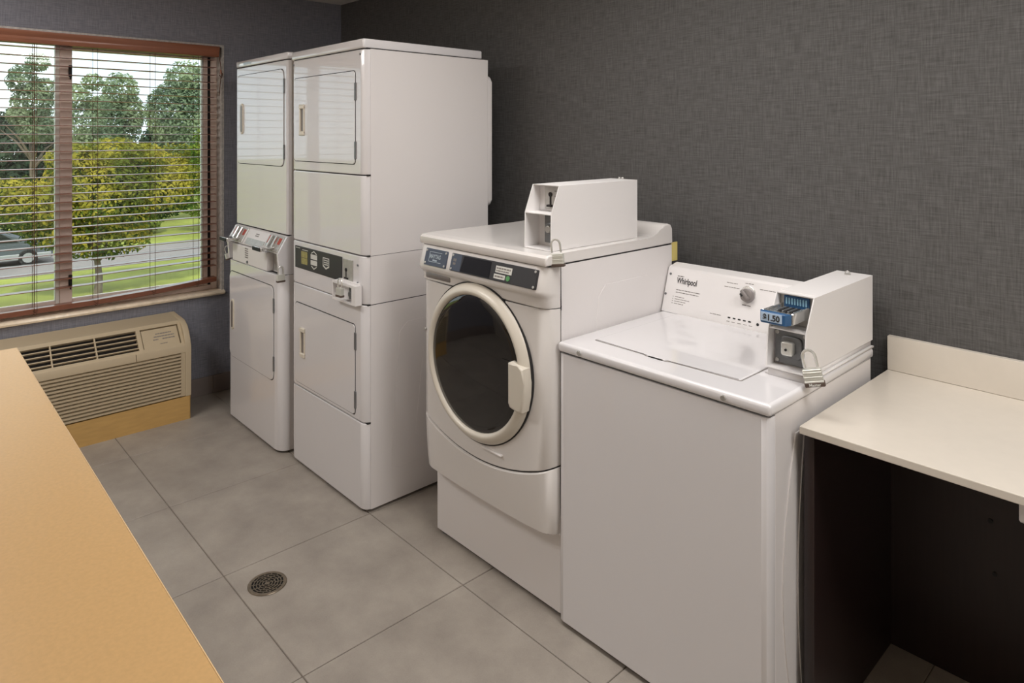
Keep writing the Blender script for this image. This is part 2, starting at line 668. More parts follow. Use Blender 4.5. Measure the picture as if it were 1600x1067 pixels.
# ------------------------------------------------------------------ window
wd = struct_empty('window_1')
obj('jamb', B().box(-0.13, 0.001, -0.79, -0.7755, 0.60, 2.0595), M['marble'], wd, 'grey marble right jamb')
obj('jamb', B().box(-0.13, 0.001, -2.4295, -2.415, 0.60, 2.0595), M['marble'], wd)
obj('head_jamb', B().box(-0.13, 0.001, -2.415, -0.79, 2.045, 2.0595), M['marble'], wd)
sl = B().prism([(-0.13, 0.5755), (0.010, 0.5755), (0.018, 0.579), (0.021, 0.588), (0.018, 0.597), (0.010, 0.60), (-0.13, 0.60)],
               'y', -2.445, -0.772, 0.006, 3)
obj('sill', sl, M['marble_sill'], wd, 'cream marble window sill with rounded nose')
XF0, XF1 = -0.125, -0.075
f = B()
f.box(XF0, XF1, -0.826, -0.79, 0.60, 2.045, 0.002, 1).box(XF0, XF1, -2.415, -2.379, 0.60, 2.045, 0.002, 1)
f.box(XF0, XF1, -2.379, -0.826, 0.60, 0.625, 0.002, 1).box(XF0, XF1, -2.379, -0.826, 2.01, 2.045, 0.002, 1)
obj('window_frame', f, M['frame'], wd)
obj('gasket', B().box(-0.115, -0.085, -0.842, -0.826, 0.625, 2.01), M['gap'], wd)
s = B()
s.box(-0.115, -0.08, -0.866, -0.842, 0.625, 2.01, 0.002, 1)
s.box(-0.115, -0.08, -1.538, -0.866, 0.625, 0.655, 0.002, 1).box(-0.115, -0.08, -1.538, -0.866, 1.98, 2.01, 0.002, 1)
obj('sash', s, M['frame'], wd)
obj('sash_edge', B().box(-0.113, -0.083, -0.874, -0.866, 0.655, 1.98), M['frame_pale'], wd, 'pale edge strip beside the glass')
mu = obj('mullion', B().box(-0.12, -0.07, -1.594, -1.538, 0.60, 2.045, 0.003, 2).box(-0.12, -0.074, -1.575, -1.557, 0.60, 2.045), M['frame'], wd)
obj('mullion_lit_side', B().box(-0.118, -0.078, -1.612, -1.594, 0.60, 2.045, 0.002, 1), M['frame_pale'], mu, 'side of the mullion, sky light painted white')  # mullion side whitened to carry the sky light falling on it
for zc in (1.86, 0.755):
    lt = B()
    lt.box(-0.071, -0.052, -1.556, -1.541, zc - 0.03, zc + 0.03, 0.003, 1)
    lt.prism([(-1.556, zc + 0.03), (-1.541, zc + 0.03), (-1.546, zc - 0.045), (-1.551, zc - 0.045)], 'x', -0.06, -0.05)
    obj('latch', lt, M['rubber'], mu)
for a, c in ((-1.538, -0.874), (-2.379, -1.612)):
    obj('pane', B().box(-0.100, -0.096, a, c, 0.625, 2.01), M['glass'], wd, flat=True)
obj('sash', B().box(-0.115, -0.08, -2.379, -2.35, 0.625, 2.01, 0.002, 1).box(-0.115, -0.08, -2.35, -1.612, 0.625, 0.655, 0.002, 1), M['frame'], wd)

# blind
bd = thing('window_blind', (-0.03, -1.61, 0.60), 'brown wooden slatted blind hanging in the window recess', 'blind')
YA, YB = -2.405, -0.818
obj('valance', B().prism([(-0.02, 1.986), (0.006, 1.986), (0.010, 1.992), (0.014, 2.004), (0.013, 2.016), (0.020, 2.026),
                          (0.026, 2.036), (0.026, 2.046), (0.0, 2.046), (-0.02, 2.044)], 'y', -2.412, -0.808, 0.002, 2), M['wood_valance'], bd, 'reddish wood valance')
obj('headrail', B().box(-0.055, -0.022, YA, YB - 0.002, 1.985, 2.035), M['wood'], bd)
NS = 29
PITCH = 0.0442


def sag(k, y):
    """the lowest slats ride up towards the right where the blind was raised unevenly"""
    t = max(0.0, (k - (NS - 4)) / 4.0)
    u = max(0.0, (y + 1.46) / 0.64)
    return 0.026 * t * u


slat0 = None
for k in range(NS):
    z = 1.968 - PITCH * k
    if sag(k, YB) == 0:
        if slat0 is None:
            slat0 = obj('slat', B().prism([(-0.055, z - 0.0016), (-0.030, z - 0.0002), (-0.005, z - 0.0016), (-0.005, z + 0.0014),
                                           (-0.030, z + 0.0028), (-0.055, z + 0.0014)], 'y', YA, YB), M['wood'], bd)
        else:
            inst(slat0, 'slat', (0, 0, -PITCH * k), bd)
    else:
        b = B()
        pts = [YA, -1.46, YB]
        rows = []
        for y in pts:
            zz = z + sag(k, y)
            rows.append([b._v(p) for p in ((-0.055, y, zz - 0.0015), (-0.005, y, zz - 0.0015), (-0.005, y, zz + 0.0015), (-0.055, y, zz + 0.0015))])
        for a, c in zip(rows, rows[1:]):
            for q in range(4):
                b.bm.faces.new((a[q], a[(q + 1) % 4], c[(q + 1) % 4], c[q]))
        b.bm.faces.new(rows[0])
        b.bm.faces.new(rows[-1])
        obj('slat', b, M['wood'], bd)
b = B()
rows = []
for y, z in ((YA, 0.628), (-1.46, 0.632), (-1.15, 0.643), (YB, 0.668)):
    rows.append([b._v((px, y, z + pz)) for px, pz in ((-0.055, -0.013), (-0.006, -0.013), (-0.003, -0.010), (-0.003, 0.010), (-0.006, 0.013), (-0.055, 0.013))])
for a, c in zip(rows, rows[1:]):
    for q in range(6):
        b.bm.faces.new((a[q], a[(q + 1) % 6], c[(q + 1) % 6], c[q]))
b.bm.faces.new(rows[0])
b.bm.faces.new(rows[-1])
obj('bottom_rail', b, M['wood'], bd)
for y, zb in ((-0.932, 0.655), (-1.165, 0.64), (-1.446, 0.628), (-1.715, 0.625), (-2.0, 0.62), (-2.28, 0.62)):
    c = B()
    for x, dy in ((-0.0575, 0.0), (-0.0025, 0.012)):
        c.tube([(x, y + dy, 1.985), (x, y + dy, zb + 0.08), (x, y + dy * 0.6 + (0.006 if x > -0.01 else 0), zb)], 0.0012, 5)
    if abs(y + 1.715) < 0.01:
        c.tube([(0.002, y, 1.985), (0.002, y, zb)], 0.0018, 5)
    o = obj('ladder_cord', c, M['cord'], bd)
    kn = B()
    kn.tube([(-0.001, y - 0.006, zb + 0.012), (0.001, y + 0.004, zb + 0.002), (0.001, y + 0.013, zb - 0.004), (0.001, y + 0.004, zb - 0.011),
             (0.001, y - 0.006, zb - 0.003)], 0.0016, 5)
    obj('cord_knot', kn, M['cord'], o)
b = B()
b.tube([(0.012, -0.806, 1.985), (0.012, -0.798, 1.93), (0.013, -0.797, 1.88), (0.013, -0.803, 1.81), (0.012, -0.808, 1.755)], 0.0022, 6)
b.tube([(0.016, -0.800, 1.90), (0.018, -0.790, 1.885), (0.015, -0.796, 1.86), (0.012, -0.807, 1.88)], 0.003, 6)
lc = obj('lift_cord', b, M['cord'], bd)
obj('tassel', B().lathe([(0, 0.028), (0.004, 0.026), (0.005, 0.02), (0.008, 0.004), (0.008, 0), (0, 0)], (0.013, -0.798, 1.885), 'z', 12), M['wood_valance'], lc)

# ------------------------------------------------------------------ wall air conditioner below the window
pt = thing('air_conditioner', (0.15, -1.59, 0.0), 'beige wall air conditioner under the window on a tan base', 'air conditioner')
PY0, PY1 = -2.125, -1.057
obj('subbase', B().prism(rrect(0.012, 0.297, PY0 + 0.004, PY1 - 0.001, 0.008, 3), 'z', 0.0, 0.124), M['ptac_base'], pt, 'tan wood-coloured base')
prof = [(0.012, 0.126), (0.30, 0.126), (0.30, 0.362), (0.2965, 0.392), (0.287, 0.43), (0.268, 0.462), (0.240, 0.492), (0.19, 0.512), (0.012, 0.522)]
inner = [(0.012, 0.128), (0.262, 0.128), (0.262, 0.362), (0.250, 0.40), (0.165, 0.505), (0.012, 0.519)]
obj('cabinet', B().prism(inner, 'y', PY0 + 0.02, PY1 - 0.03), M['ptac'], pt)
obj('end_cap', B().prism(prof, 'y', PY1 - 0.030, PY1, 0.004, 3), M['ptac'], pt)
obj('end_cap', B().prism(prof, 'y', PY0, PY0 + 0.030, 0.004, 3), M['ptac'], pt)
obj('top_panel', B().prism([(0.012, 0.512), (0.19, 0.502), (0.19, 0.511), (0.012, 0.521)], 'y', PY0 + 0.03, PY1 - 0.03), M['ptac'], pt)
# sloping upper face with the air outlet and the control door
A0 = Vector((0.293, 0, 0.398))
A1 = Vector((0.192, 0, 0.512))
up = (A1 - A0)
SL = up.length
MF = frame((A0.x, 0, A0.z), (0, 1, 0), up)       # local x = world y, local z up the slope, local -y outward
ya, yb = PY0 + 0.03, PY1 - 0.03
g0, g1, d0, d1 = -1.98, -1.305, -1.285, -1.100
obj('upper_grille', B(MF).plate([ya, g0, g1, d0, d1, yb], [0.0, 0.018, SL - 0.020, SL], {(1, 1), (3, 1)}, 0.0, 0.018), M['ptac'], pt)
obj('outlet_void', B(MF).box(g0, g1, 0.022, 0.026, 0.010, SL - 0.012), M['ptac_dark'], pt, 'dark air outlet')
lv = None
for k in range(4):
    z = 0.034 + 0.0255 * k
    obj('outlet_vane', B(MF).box(g0, g1, 0.003, 0.016, z - 0.0024, z + 0.0024), M['ptac'], pt, flat=True)
for k in range(3):
    y = g1 - 0.188 - 0.188 * k
    obj('outlet_divider', B(MF).box(y - 0.003, y + 0.003, 0.001, 0.016, 0.018, SL - 0.020), M['ptac'], pt, flat=True)
cd = obj('control_door', B(MF).box(d0 + 0.004, d1 - 0.004, 0.006, 0.014, 0.018, SL - 0.024, 0.002, 1), M['ptac'], pt)
pb = B(MF @ Matrix.Translation((0, 0.0058, 0)))
strokes(pb, [(-1.215, -1.135, 0.094, 0.006), (-1.225, -1.125, 0.078, 0.006), (-1.230, -1.205, 0.062, 0.006), (-1.185, -1.125, 0.062, 0.006), (-1.20, -1.165, 0.036, 0.004)])
obj('printed_lines', pb, M['print'], cd, flat=True)['kind'] = 'stuff'
band = B().prism([(0.262, 0.362), (0.300, 0.362), (0.2985, 0.380), (0.293, 0.398), (0.262, 0.398)], 'y', ya, -1.325)
obj('front_band', band, M['ptac'], pt)
obj('front_band', B().prism([(0.262, 0.362), (0.300, 0.362), (0.2985, 0.380), (0.293, 0.398), (0.262, 0.398)], 'y', -1.322, yb), M['ptac'], pt)
obj('intake_backing', B().box(0.262, 0.268, ya, yb, 0.128, 0.362), M['ptac_dark'], pt)
obj('intake_stile', B().box(0.262, 0.299, yb - 0.022, yb, 0.128, 0.362, 0.002, 1), M['ptac'], pt)
lv0 = None
for k in range(13):
    z = 0.134 + 0.0178 * k
    if lv0 is None:
        lv0 = obj('intake_louver', B().prism([(0.267, z + 0.010), (0.300, z - 0.003), (0.300, z + 0.004), (0.270, z + 0.0150)], 'y', ya, yb - 0.022), M['ptac'], pt, flat=True)
    else:
        inst(lv0, 'intake_louver', (0, 0, 0.0178 * k), pt)

# ------------------------------------------------------------------ floor drain
dr = thing('floor_drain', (1.905, -1.325, 0.0), 'round slotted metal drain set in the grey tile floor', 'drain')
obj('drain_pan', B().cyl((1.905, -1.325, 0.0003), 0.060, 0.0006, 'z', 40), M['void'], dr, 'dark hollow under the grate')
obj('drain_rim', B().lathe([(0.0565, 0.0005), (0.062, 0.0005), (0.0635, 0.0015), (0.062, 0.0035), (0.0565, 0.0032)], (1.905, -1.325, 0), 'z', 48, True), M['bronze'], dr)
g = B()
for r0, r1 in ((0.0, 0.008), (0.0145, 0.0175), (0.0240, 0.0270), (0.0335, 0.0365), (0.0430, 0.0460), (0.0520, 0.0570)):
    g.lathe([(max(r0, 1e-7), 0.0012), (r1, 0.0012), (r1, 0.0030), (max(r0, 1e-7), 0.0030)], (1.905, -1.325, 0), 'z', 40, True)
for ring, (ra, rb) in enumerate(((0.008, 0.0145), (0.0175, 0.024), (0.027, 0.0335), (0.0365, 0.043), (0.046, 0.052))):
    nsp = (4, 6, 10, 12, 14)[ring]
    for k in range(nsp):
        a = 2 * PI * (k + 0.37 * ring) / nsp
        q = B(Matrix.Translation((1.905, -1.325, 0)) @ rot('Z', a))
        q.bm.free()
        q.bm = g.bm
        q.box(ra - 0.0005, rb + 0.0005, -0.0016, 0.0016, 0.0012, 0.0030)
obj('drain_grate', g, M['bronze'], dr, flat=True)

# ------------------------------------------------------------------ maple work table in the foreground
tb = thing('work_table', (2.9, -2.45, 0.0), 'maple laminate work table in the left foreground', 'table')
ang = math.radians(-0.4)
TM = Matrix.Translation((1.714, -1.996, 0)) @ rot('Z', ang)
obj('tabletop', B(TM).box(0, 2.35, -0.86, 0, 0.876, 0.899, 0.0008, 1), M['maple'], tb)
obj('edge_band', B(TM).box(-0.0005, 2.3505, 0.0, 0.0016, 0.876, 0.8985).box(-0.0018, 0.0, -0.86, 0.0016, 0.876, 0.8985), M['maple_edge'], tb, 'lighter maple edge band')
obj('apron', B(TM).box(0.05, 2.30, -0.80, -0.05, 0.80, 0.876), M['maple_edge'], tb)
lg = None
for x, y in ((0.08, -0.08), (0.08, -0.78), (2.27, -0.08), (2.27, -0.78)):
    obj('leg', B(TM).box(x - 0.03, x + 0.03, y - 0.03, y + 0.03, 0.0, 0.80, 0.004, 1), M['maple_edge'], tb)


# ------------------------------------------------------------------ padlocks
def padlock(loc, tilt, label, turn=0.0, small=1.0):
    """local origin: the hole the shackle hangs in; local plane x/z, face towards local -y"""
    t = thing('padlock', loc, label, 'padlock', 'padlocks on the coin boxes')
    mt = Matrix.Translation(loc) @ rot('Z', turn) @ rot('Y', tilt) @ Matrix.Scale(small, 4)
    w, h, hs, d = 0.024, 0.036, 0.046, 0.010
    bo = B(mt)
    for k in range(6):
        z0 = -hs - h + 0.006 * k
        bo.box(-w + 0.0006 * (k % 2), w - 0.0006 * (k % 2), -d + 0.0004 * (k % 2), d - 0.0004 * (k % 2), z0, z0 + 0.006, 0.0008, 1)
    obj('lock_body', bo, M['lockbody'], t)
    bu = obj('lock_bumper', B(mt).prism(rrect(-w - 0.0015, w + 0.0015, -d - 0.0015, d + 0.0015, 0.004, 3), 'z', -hs - h - 0.009, -hs - h + 0.002, 0.001, 1), M['bumper'], t, 'brown base bumper')
    pts = [(-0.016, 0, -hs + 0.004), (-0.016, 0, -0.016)]
    for k in range(1, 9):
        a = PI - PI * k / 9
        pts.append((0.016 * math.cos(a), 0, -0.016 + 0.019 * math.sin(a)))
    pts += [(0.016, 0, -0.016), (0.016, 0, -hs + 0.004)]
    obj('shackle', B(mt).tube(pts, 0.0036, 8), M['nickel'], t)
    return t, mt, bu


# ------------------------------------------------------------------ stacked dryers
def seam(b, x0, x1, y, z, h=0.004):
    return b.box(x0, x1, y - 0.0, y + 0.02, z - h / 2, z + h / 2)


def door_panel(root, x0, x1, z0, z1, yf, r, hinges, label):
    obj('door_gasket', B().prism(rrect(x0 - 0.0035, x1 + 0.0035, z0 - 0.0035, z1 + 0.0035, r + 0.003), 'y', yf - 0.0008, yf + 0.004), M['gap'], root, 'dark line round the door')
    d = obj('door', B().prism(rrect(x0, x1, z0, z1, r), 'y', yf - 0.0035, yf + 0.004, 0.003, 3), M['enamel'], root, label)
    for z in hinges:
        obj('hinge', B().box(x1 - 0.004, x1 + 0.009, yf - 0.0045, yf, z - 0.036, z + 0.036, 0.0015, 1), M['steel_dark'], d)
    return d


def bracket_handle(d, x, z0, z1, yf):
    """recessed pull: two end blocks with a shadowed slot between them"""
    h = obj('handle', B().box(x, x + 0.044, yf - 0.009, yf + 0.002, z0, z0 + 0.020, 0.003, 1).box(x, x + 0.044, yf - 0.009, yf + 0.002, z1 - 0.020, z1, 0.003, 1)
            .box(x, x + 0.010, yf - 0.007, yf + 0.002, z0, z1, 0.002, 1).box(x + 0.034, x + 0.044, yf - 0.004, yf + 0.002, z0 + 0.01, z1 - 0.01, 0.001, 1), M['cream'], d, 'cream recessed pull')
    obj('handle_slot', B().box(x + 0.010, x + 0.034, yf - 0.0012, yf + 0.001, z0 + 0.020, z1 - 0.020), M['knob'], d)
    return h


def pill_handle(d, x, z0, z1, yf):
    h = obj('handle', B().prism(rrect(x, x + 0.036, z0, z1, 0.0175, 6), 'y', yf - 0.006, yf + 0.002, 0.003, 3), M['cream'], d, 'cream rounded recessed pull')
    obj('handle_slot', B().prism(rrect(x + 0.007, x + 0.031, z0 + 0.010, z1 - 0.010, 0.0115, 5), 'y', yf - 0.0068, yf), M['knob'], d)
    return h


def pressed_side(b, poly, x, t=0.0012):
    """raised pressing on a cabinet side facing +x, outline in (y, z)"""
    b.prism(poly, 'x', x - 0.004, x + t, min(0.004, t * 0.95), 2)
    return b


# --- far stack (against the window wall)
D1 = thing('stacked_dryer', (0.72, -0.53, 0.0), 'white stacked double dryer nearest the window with sloped coin console', 'dryer', 'stacked dryers')
x0, x1, yb = 0.40, 1.04, -0.21
obj('lower_cabinet', B().prism(rrect(x0 + 0.002, x1 - 0.002, -0.846, yb, 0.004, 2), 'z', 0.012, 0.852), M['enamel_side'], D1)
obj('kick_base', B().box(x0 + 0.03, x1 - 0.03, -0.82, yb - 0.02, 0.0, 0.014), M['rubber'], D1)
obj('lower_front_panel', B().prism([(x0, -0.8455), (x0, -0.872), (x0 + 0.006, -0.886), (x0 + 0.02, -0.894), (x1 - 0.06, -0.894), (x1 - 0.035, -0.891), (x1 - 0.016, -0.882), (x1 - 0.004, -0.868), (x1, -0.8455)], 'z', 0.012, 0.853, 0.003, 2), M['enamel'], D1)
d = door_panel(D1, 0.418, 0.972, 0.338, 0.792, -0.894, 0.03, (0.70, 0.42), None)
pill_handle(d, 0.446, 0.484, 0.645, -0.8975)
# console between the two drums
CS = [(-0.846, 0.854), (-0.897, 0.858), (-0.905, 0.955), (-0.858, 1.034), (-0.84, 1.039), (-0.30, 1.039), (-0.30, 0.854)]
obj('console_side', B().prism(CS, 'x', x1 - 0.014, x1, 0.001, 1), M['enamel'], D1)
obj('console_side', B().prism(CS, 'x', x0, x0 + 0.014, 0.001, 1), M['enamel'], D1)
cs = obj('coin_console', B().prism([(-0.848, 0.856), (-0.868, 0.856), (-0.868, 0.952), (-0.898, 0.955), (-0.856, 1.030), (-0.84, 1.037), (-0.31, 1.037), (-0.31, 0.856)],
                                   'x', x0 + 0.013, x1 - 0.013), M['white_paint'], D1)
obj('console_cover', B().box(0.475, 0.912, -0.904, -0.868, 0.858, 0.948, 0.004, 2), M['white_paint'], cs)
CF = frame((0, -0.9005, 0.955), (1, 0, 0), (0, 0.0465, 0.078))
for a in (0.425, 0.855):
    obj('coin_plate', B(CF).box(a, a + 0.165, -0.006, 0.004, 0.006, 0.088, 0.002, 1), M['steel'], cs)
for a in (0.436, 0.868):
    obj('price_print', B(CF).box(a, a + 0.032, -0.0075, -0.005, 0.040, 0.080), M['red'], cs)
    obj('price_print', B(CF).box(a + 0.115, a + 0.140, -0.0075, -0.005, 0.044, 0.076), M['red'], cs)
for a in (0.475, 0.905):
    sd = obj('coin_slide', B(CF).box(a, a + 0.012, -0.020, -0.004, 0.010, 0.082, 0.002, 1).box(a + 0.052, a + 0.064, -0.020, -0.004, 0.010, 0.082, 0.002, 1).box(a + 0.008, a + 0.056, -0.010, -0.004, 0.070, 0.082, 0.002, 1), M['chrome'], cs)
    z = 0.975
    tg = B().box(a - 0.006, a + 0.074, -0.948, -0.885, z, z + 0.008, 0.002, 1).box(a - 0.012, a + 0.080, -0.966, -0.944, z - 0.008, z + 0.013, 0.003, 2)
    tg.m = CF
    tg.box(a + 0.016, a + 0.048, -0.0085, -0.004, 0.03, 0.082)
    obj('slide_tongue', tg, M['chrome'], cs)
    obj('tongue_grip', B().box(a - 0.010, a + 0.078, -0.969, -0.966, z - 0.006, z + 0.011, 0.001, 1), M['rubber'], cs)
obj('instruction_label', B(CF).box(0.620, 0.835, -0.0015, 0.002, 0.006, 0.040), M['steel'], cs, 'grey instruction label')
st = B(CF)
strokes(st, [(0.695, 0.735, 0.066, 0.005), (0.695, 0.735, 0.056, 0.005)])
obj('printed_lines', st, M['print'], cs, flat=True)['kind'] = 'stuff'
st = B(frame((0, -0.9042, 0), (1, 0, 0), (0, 0, 1)))
strokes(st, [(0.645, 0.685, 0.935 - 0.011 * k, 0.006) for k in range(5)])
obj('printed_label', st, M['print'], cs, flat=True)['kind'] = 'stuff'
obj('key_lock', B().cyl((0.678, -0.909, 0.872), 0.007, 0.008, 'y', 16), M['steel_dark'], cs)
for a, c in ((0.915, 1.020), (0.420, 0.472)):
    obj('lock_recess', B().box(a, c, -0.8695, -0.867, 0.862, 0.948), M['steel'], cs, 'grey recessed lock pocket')
# upper drum
obj('upper_cabinet', B().prism(rrect(x0 + 0.002, x1 - 0.002, -0.835, yb, 0.004, 2), 'z', 1.040, 1.886), M['enamel_side'], D1)
obj('upper_front_panel', B().prism([(x0, -0.8345), (x0, -0.845), (x0 + 0.006, -0.853), (x1 - 0.02, -0.853), (x1 - 0.006, -0.848), (x1, -0.8345)], 'z', 1.043, 1.884, 0.003, 2), M['enamel'], D1)
obj('lid', B().prism(rrect(x0 - 0.002, x1 - 0.003, -0.855, yb - 0.03, 0.006, 2), 'z', 1.889, 1.922, 0.005, 3), M['enamel'], D1)
obj('lid_seam', B().box(x0 + 0.004, x1 - 0.006, -0.848, yb, 1.884, 1.890), M['gap'], D1)
obj('console_seam', B().box(x0 + 0.004, x1 - 0.004, -0.846, yb, 1.037, 1.044), M['gap'], D1)
obj('console_seam', B().box(x0 + 0.004, x1 - 0.004, -0.88, yb, 0.8515, 0.856), M['gap'], D1)
obj('name_badge', B().box(0.50, 0.60, -0.8565, -0.854, 1.899, 1.911, 0.001, 1), M['silver_print'], D1)
d = door_panel(D1, 0.416, 0.995, 1.372, 1.842, -0.853, 0.03, (1.76, 1.44), None)
pill_handle(d, 0.470, 1.528, 1.692, -0.8565)
p, mt, bu = padlock((1.047, -0.893, 0.898), 0.0, 'padlock hanging from right side of the dryer console nearest the window', PI / 2, 0.8)
p, mt, bu = padlock((0.393, -0.905, 0.918), 0.25, 'padlock hanging from left side of the dryer console facing the window', -PI / 2, 0.8)

# --- near stack
D2 = thing('stacked_dryer', (1.435, -0.53, 0.0), 'white stacked double dryer with dark control panel, beside the front loading washer', 'dryer', 'stacked dryers')
x0, x1, yb, yf = 1.108, 1.760, -0.21, -0.862
side = B().prism(rrect(x0 + 0.002, x1, -0.8365, yb, 0.004, 2), 'z', 0.012, 0.834)
pressed_side(side, [(-0.74, 0.16), (-0.70, 0.14), (-0.30, 0.14), (-0.26, 0.17), (-0.26, 0.70), (-0.30, 0.74), (-0.66, 0.74), (-0.70, 0.70)], x1)
pressed_side(side, [(-0.62, 0.26), (-0.60, 0.24), (-0.36, 0.24), (-0.33, 0.27), (-0.33, 0.60), (-0.36, 0.63), (-0.55, 0.63), (-0.58, 0.60)], x1 + 0.0010, 0.001)
obj('lower_cabinet', side, M['enamel_side'], D2)
obj('kick_base', B().box(x0 + 0.03, x1 - 0.02, -0.82, yb - 0.02, 0.0, 0.014), M['rubber'], D2)


def front2(z0, z1):
    return B().prism([(x0, -0.838), (x0, -0.852), (x0 + 0.008, -0.860), (x0 + 0.02, yf), (x1 - 0.035, yf), (x1 - 0.018, -0.859), (x1 - 0.006, -0.850), (x1, -0.838)], 'z', z0, z1, 0.004, 3)


obj('kick_panel', front2(0.012, 0.358), M['enamel'], D2)
obj('lower_front_panel', front2(0.3625, 0.834), M['enamel'], D2)
obj('lower_seam', B().box(x0 + 0.004, x1 - 0.001, -0.850, -0.80, 0.357, 0.364), M['gap'], D2)
d = door_panel(D2, 1.143, 1.683, 0.380, 0.746, yf, 0.014, (0.68, 0.44), None)
bracket_handle(d, 1.200, 0.505, 0.640, yf - 0.0035)
obj('control_cabinet', B().prism(rrect(x0 + 0.002, x1, -0.8365, yb, 0.004, 2), 'z', 0.8375, 1.032), M['enamel_side'], D2)
obj('console_seam', B().box(x0 + 0.004, x1 - 0.002, -0.848, yb, 0.833, 0.839).box(x0 + 0.004, x1 - 0.002, -0.848, yb, 1.030, 1.036), M['gap'], D2)
cp = obj('control_panel', B().prism([(x0, -0.838), (x0, -0.852), (x0 + 0.008, -0.860), (x0 + 0.02, yf), (x1 - 0.05, yf), (x1 - 0.028, -0.859), (x1 - 0.010, -0.850), (x1, -0.838)], 'z', 0.838, 1.031, 0.004, 3), M['enamel'], D2)
obj('control_overlay', B().box(1.140, 1.578, yf - 0.003, yf + 0.002, 0.908, 1.010, 0.001, 1), M['charcoal'], cp, 'dark control overlay')
PF = frame((0, yf - 0.0032, 0), (1, 0, 0), (0, 0, 1))
for z in (0.932, 0.962):
    obj('instruction_print', B(PF).box(1.205, 1.265, -0.0006, 0.001, z, z + 0.028), M['yellowprint'], cp, 'olive instruction print')
wp = B(PF)
wp.prism([(1.300, 0.9915), (1.328, 1.004), (1.356, 0.9915), (1.351, 0.9895), (1.328, 0.9995), (1.305, 0.9895)], 'y', -0.0006, 0.001)
wp.prism([(1.300, 0.934), (1.328, 0.921), (1.356, 0.934), (1.351, 0.936), (1.328, 0.9255), (1.305, 0.936)], 'y', -0.0006, 0.001)
wp.box(1.298, 1.358, -0.0006, 0.001, 0.966, 0.987).box(1.298, 1.358, -0.0006, 0.001, 0.940, 0.961)
wp.prism([(1.412, 0.988), (1.468, 0.988), (1.468, 0.949), (1.440, 0.938), (1.412, 0.949), (1.412, 0.955), (1.416, 0.955), (1.440, 0.9445), (1.464, 0.955), (1.464, 0.984), (1.416, 0.984), (1.416, 0.952), (1.412, 0.952)], 'y', -0.0006, 0.001)
strokes(wp, [(1.421, 1.459, 0.974, 0.005), (1.421, 1.459, 0.965, 0.005), (1.421, 1.459, 0.956, 0.005)])
strokes(wp, [(1.15, 1.19, 1.000, 0.003), (1.215, 1.27, 0.9955, 0.003)])
obj('printed_emblems', wp, M['print_white'], cp, flat=True)['kind'] = 'stuff'
cc = obj('coin_acceptor', B().box(1.588, 1.668, yf - 0.004, yf + 0.002, 0.912, 1.006, 0.001, 1), M['steel'], cp, 'steel coin slot plate')
sb = B().box(1.613, 1.619, yf - 0.0055, yf, 0.932, 0.962).cyl((1.616, yf - 0.0062, 0.962), 0.008, 0.003, 'y', 14).box(1.600, 1.634, yf - 0.0055, yf, 0.924, 0.931)
obj('coin_slot', sb, M['ptac_dark'], cc)
for z in (0.993, 0.921):
    obj('screw', B().cyl((1.705, yf - 0.004, z), 0.0045, 0.006, 'y', 12, bev=0.001), M['steel_dark'], cp)
# projecting vault box with lock
cb = obj('coin_box', B(frame((1.64, -0.892, 0), (1, 0, 0), (0, 0, 1))).plate([-0.094, -0.088, 0.064, 0.094], [0.835, 0.842, 0.904, 0.914], {(1, 1)}, 0.0, 0.026)
         .box(-0.094, 0.094, 0.026, 0.030, 0.835, 0.914), M['white_paint'], D2, 'white projecting coin vault')
obj('vault_lip', B().box(1.570, 1.725, -0.871, -0.861, 0.914, 0.921, 0.001, 1), M['white_paint'], cb)
vl = B().box(1.650, 1.698, -0.874, -0.866, 0.848, 0.898, 0.003, 1).cyl((1.680, -0.886, 0.873), 0.014, 0.014, 'y', 20, bev=0.002)
obj('vault_lock', vl, M['steel_dark'], cb)
p, mt, bu = padlock((1.640, -0.908, 0.933), 0.0, 'padlock hanging in the coin vault of the dryer with dark control panel', 0.10, 0.80)
# upper drum
obj('upper_cabinet', B().prism(rrect(x0 + 0.002, x1, -0.8365, yb, 0.004, 2), 'z', 1.034, 1.870), M['enamel_side'], D2)
obj('upper_kick_panel', front2(1.0355, 1.357), M['enamel'], D2)
obj('upper_front_panel', front2(1.3615, 1.869), M['enamel'], D2)
obj('upper_seam', B().box(x0 + 0.004, x1 - 0.001, -0.850, -0.80, 1.356, 1.363), M['gap'], D2)
obj('lid_seam', B().box(x0 + 0.004, x1 - 0.004, -0.852, yb - 0.02, 1.868, 1.874), M['gap'], D2)
obj('lid', B().prism(rrect(x0 - 0.002, x1 - 0.004, -0.867, yb - 0.033, 0.008, 3), 'z', 1.873, 1.911, 0.006, 3), M['enamel'], D2)
d = door_panel(D2, 1.130, 1.684, 1.404, 1.784, yf, 0.014, (1.70, 1.46), None)
bracket_handle(d, 1.195, 1.520, 1.662, yf - 0.0035)
for x in (1.118, 1.722):
    obj('screw', B().cyl((x, yf - 0.001, 1.850), 0.005, 0.004, 'y', 12), M['steel_dark'], D2)
obj('rear_duct_cover', B().prism(rrect(1.20, 1.757, 1.19, 1.80, 0.03), 'y', -0.212, -0.185, 0.006, 2), M['enamel_side'], D2)

